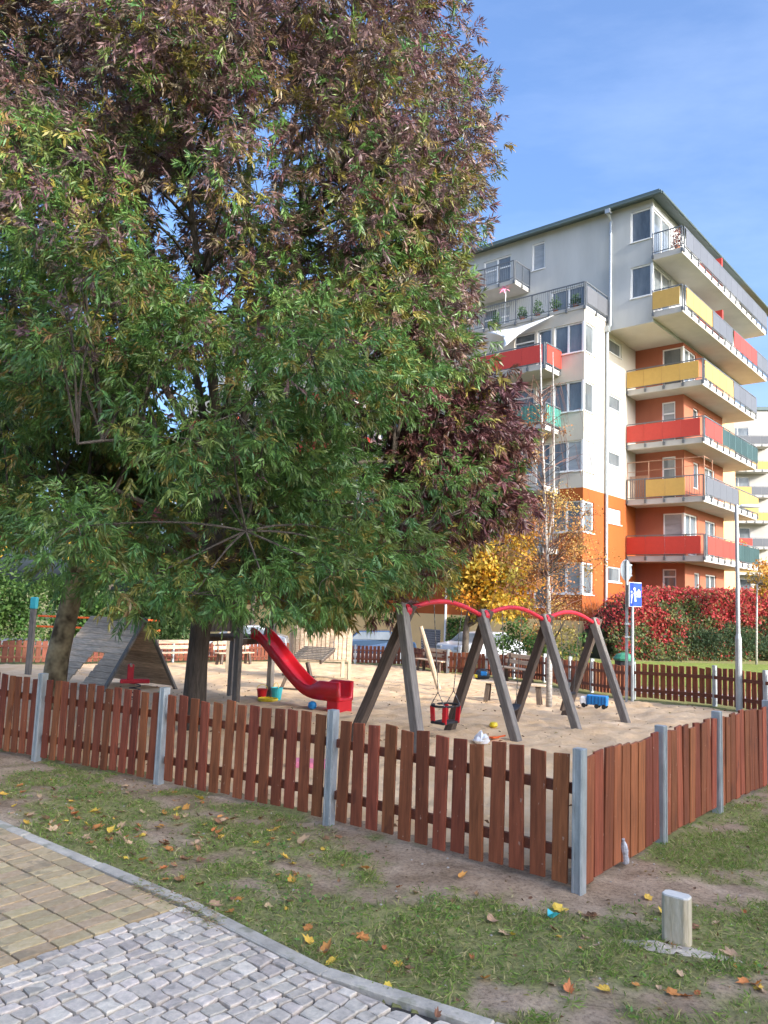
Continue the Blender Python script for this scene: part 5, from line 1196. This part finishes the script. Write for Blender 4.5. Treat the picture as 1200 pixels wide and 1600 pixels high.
b = MB(); o_ = np.array([3.68, 16.88, gzf(*BT)])
b.tube([q-o_ for q in [np.array((3.6, 16.88, 3.1)), np.array((3.72, 16.85, 4.4)), np.array((3.70, 16.85, 6.0)), np.array((3.66, 16.85, 7.6))]], [.032, .026, .018, .008], 8); b.obj('side_stem', MT['birch'], birch, smooth=True)
b = MB()
for k in range(150):
    z = random.uniform(1.6, 6.8); x0 = np.interp(z, [q[2] for q in bt_], [q[0] for q in bt_]); t = random.uniform(0, 6.28); L_ = random.uniform(.4, 1.25)*(1 if z < 5 else .7)
    p0 = np.array((x0, 16.88, z)); p1 = p0+np.array((math.cos(t)*L_, math.sin(t)*L_*.9, L_*.45)); p2 = p1+np.array((math.cos(t)*.18, math.sin(t)*.15, -random.uniform(.3, .8)))
    b.tube([p0-o_, (p0+p1)/2-o_+np.array((0, 0, .06)), p1-o_, p2-o_], [.009, .007, .0045, .0025], 4, False)
b.obj('drooping_twigs', mat('birch_twig', (.19, .10, .075), .85), birch)
ybg = [(.55, .34, .03), (.62, .42, .05), (.45, .33, .05), (.50, .24, .03)]
tree('maple_tree', 'bright yellow tree beyond the far left fence, leftmost of three', (-18.5, 33), [(-18.5, 33, -1), (-18.4, 33, 2), (-18.2, 33, 5)], 'bark_limb', blob(-18, 33, 5.2, 3, 2.4, 2.9, 34, .8, 1.2, 21), 120, .28, .22, ybg, .25, trunk_r=(.2, .08))
tree('maple_tree', 'yellow-orange tree beyond the far left fence, middle of three', (-12.4, 35), [(-12.4, 35, -1), (-12.3, 35, 2), (-12.2, 35, 5)], 'bark_limb', blob(-12.2, 35, 5.0, 2.8, 2.2, 2.6, 30, .8, 1.2, 22), 120, .28, .22, ybg, .25, trunk_r=(.2, .08))
tree('maple_tree', 'yellow tree beyond the far fence behind the slide tower', (-6.6, 40.5), [(-6.6, 40.5, -1.2), (-6.6, 40.5, 2), (-6.5, 40.5, 5)], 'bark_limb', blob(-6.5, 40.5, 4.6, 2.4, 2.0, 2.4, 24, .8, 1.1, 23), 110, .28, .22, ybg, .25, trunk_r=(.18, .08))
tree('rowan_tree', 'small orange tree with thin pale trunk at the right edge', (15.9, 33.0), [(15.9, 33, -.4), (15.95, 33, 1.6), (16.0, 33, 3.2)], 'birch', blob(16.4, 33, 3.5, 1.0, .8, .75, 16, .3, .5, 25), 420, .13, .09, [(.60, .34, .05), (.55, .24, .04), (.62, .42, .08)], .25, trunk_r=(.05, .03))
gcol = [(.05, .11, .025), (.075, .145, .03), (.10, .17, .04)]
for i, (x, y, r, h, lb) in enumerate([(-20.5, 27.0, 2.4, 5.6, 'green shrub beyond the fence at the far left edge'), (-17.4, 28.6, 2.3, 5.0, 'green shrub beyond the left fence, left of the wooden pole'), (-14.6, 29.6, 2.1, 4.6, 'green shrub beyond the left fence, behind the wooden pole'), (-11.9, 31.0, 1.8, 3.4, 'green shrub beyond the left fence, behind the mottled trunk'), (-9.4, 32.6, 1.8, 3.0, 'dark green shrub beyond the fence behind the plank hut')]):
    tree('shrub', lb, (x, y), None, 'bark', [(*l[:2], max(l[2], -.5), l[3]) for l in blob(x, y, h*.45-.5, r, 1.0, h*.5, 32, .6, .9, 40+i)], 330, .16, .11, gcol if i < 4 else [(.03, .07, .02), (.05, .09, .025)], .3, None, cat='shrub')
# ivy on the plinth and shrubs at the foot of the building
P_ = []
n = 900; aa = rng.uniform(10.2, 11.4, n); zz_ = rng.uniform(-1, 1.2, n)
iv = np.array([bw(B0-.06-rng.random()*.12, a_, z_) for a_, z_ in zip(aa, zz_)])
tag(link('ivy', leaf_mesh('ivy', iv, rng.normal(size=(n, 3))+[0, 0, -.6], rng.uniform(.10, .18, n), rng.uniform(.08, .14, n), palette(gcol, n), MT['leaf_soft'])), 'green ivy climbing the ochre plinth beside the white downpipe', 'ivy')
tree('shrub', 'green shrub at the foot of the orange wall behind the swings', (7.3, 30.5), None, 'bark', blob(7.0, 30.5, .35, 1.5, .8, .9, 14, .4, .6, 51), 420, .13, .09, [(.06, .13, .03), (.09, .17, .04), (.25, .2, .05)], .3, cat='shrub')
tree('shrub', 'ivy-green bush behind the swings left of the birch trunk', (5.6, 31.8), None, 'bark', blob(5.6, 31.8, .5, .9, .7, 1.2, 12, .4, .6, 52), 420, .13, .09, gcol, .3, cat='shrub')
# creeper hedge on the terrace edge
hp0, hp1 = np.array([9.6, 33.2]), np.array([21.2, 38.6]); hd_ = (hp1-hp0)/np.hypot(*(hp1-hp0)); hn = np.array([hd_[1], -hd_[0]]); HLn = np.hypot(*(hp1-hp0))
hg = empty('creeper_hedge', (hp0[0], hp0[1], -.2), 0, 'tall hedge overgrown with red and green creeper before the apartment block', 'hedge')
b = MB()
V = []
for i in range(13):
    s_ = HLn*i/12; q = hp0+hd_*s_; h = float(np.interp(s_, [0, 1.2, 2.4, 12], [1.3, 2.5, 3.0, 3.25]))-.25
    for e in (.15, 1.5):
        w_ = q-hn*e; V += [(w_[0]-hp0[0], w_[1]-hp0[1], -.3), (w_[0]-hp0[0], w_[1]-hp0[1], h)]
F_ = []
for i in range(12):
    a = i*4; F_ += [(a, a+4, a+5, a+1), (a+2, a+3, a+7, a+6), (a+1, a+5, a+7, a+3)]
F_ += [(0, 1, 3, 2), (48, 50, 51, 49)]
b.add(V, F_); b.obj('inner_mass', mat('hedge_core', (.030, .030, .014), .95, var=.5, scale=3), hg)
n = 26000; s_ = rng.uniform(0, HLn, n); hh = np.interp(s_, [0, 1.2, 2.4, 12], [1.3, 2.5, 3.0, 3.25]); f = rng.random(n)
top = rng.random(n) < .15
dep = (fbm(s_*.9, f*3+7, 3)-.45)*1.3+rng.normal(0, .13, n)
zz_ = np.where(top, hh+rng.normal(0, .10, n), f*hh); ee = np.where(top, -rng.uniform(0, 1.5, n), dep+.28*(1-f)+.1)
pts = np.stack([hd_[0]*s_+hn[0]*ee, hd_[1]*s_+hn[1]*ee, zz_], 1)
fr = np.where(top, 1.05, f); mix = fbm(s_*.8+3, f*2.4, 4)
redness = smooth(.66, .90, fr+(mix-.45)*1.3+.10*smooth(3, 6, s_)*fr)
left = (1-smooth(3.6, 6.0, s_))*smooth(.44, .58, mix)*.7
pr = np.maximum(redness, left)
isr = (rng.random(n) < .14) ^ (rng.random(n) < smooth(.3, .7, pr-.10+.5*(fbm(s_*2.6, zz_*2.6+9, 3)-.45)))
cl = np.where(isr[:, None], palette([(.40, .032, .040), (.48, .06, .065), (.31, .04, .042), (.42, .11, .065)], n, .3), palette([(.085, .12, .035), (.11, .15, .045), (.17, .17, .06), (.09, .10, .06)], n, .35))
tag(link('foliage', leaf_mesh('foliage', pts, np.stack([np.full(n, hn[0]*.3), np.full(n, hn[1]*.3), np.full(n, -.6)], 1)+rng.normal(0, .6, (n, 3)), rng.uniform(.08, .17, n), rng.uniform(.06, .12, n), cl, MT['leaf_soft']), hg), kind='stuff')
for i, (s_, e_, h, lb) in enumerate([(5.2, .5, 1.3, 'dark evergreen shrub before the red hedge, leftmost'), (7.2, .5, 1.6, 'dark evergreen shrub before the red hedge behind the lamp'), (9.4, .5, 1.7, 'dark evergreen shrub before the red hedge right of the lamp')]):
    q = hp0+hd_*s_+hn*e_
    tree('shrub', lb, (q[0], q[1]), None, 'bark', [(l[0], l[1], max(l[2], .15), l[3]) for l in blob(q[0], q[1], h*.42, 1.25, .6, h*.5, 15, .38, .6, 60+i)], 520, .10, .06, [(.035, .065, .030), (.05, .085, .035), (.065, .10, .05)], .3, cat='shrub')
# dark parasol on the terrace behind the hedge
pa = empty('parasol', bw(5.6, -1.5, 1.7), 0, 'dark closed-top parasol on the terrace behind the red hedge', 'parasol')
MB().tube([(0, 0, 0), (0, 0, 2.2)], .03, 8).obj('pole', MT['dark_metal'], pa); MB().lathe([(1.3, 1.85), (.7, 2.12), (.05, 2.3)], n=8).obj('canopy', MT['black_rubber'], pa)
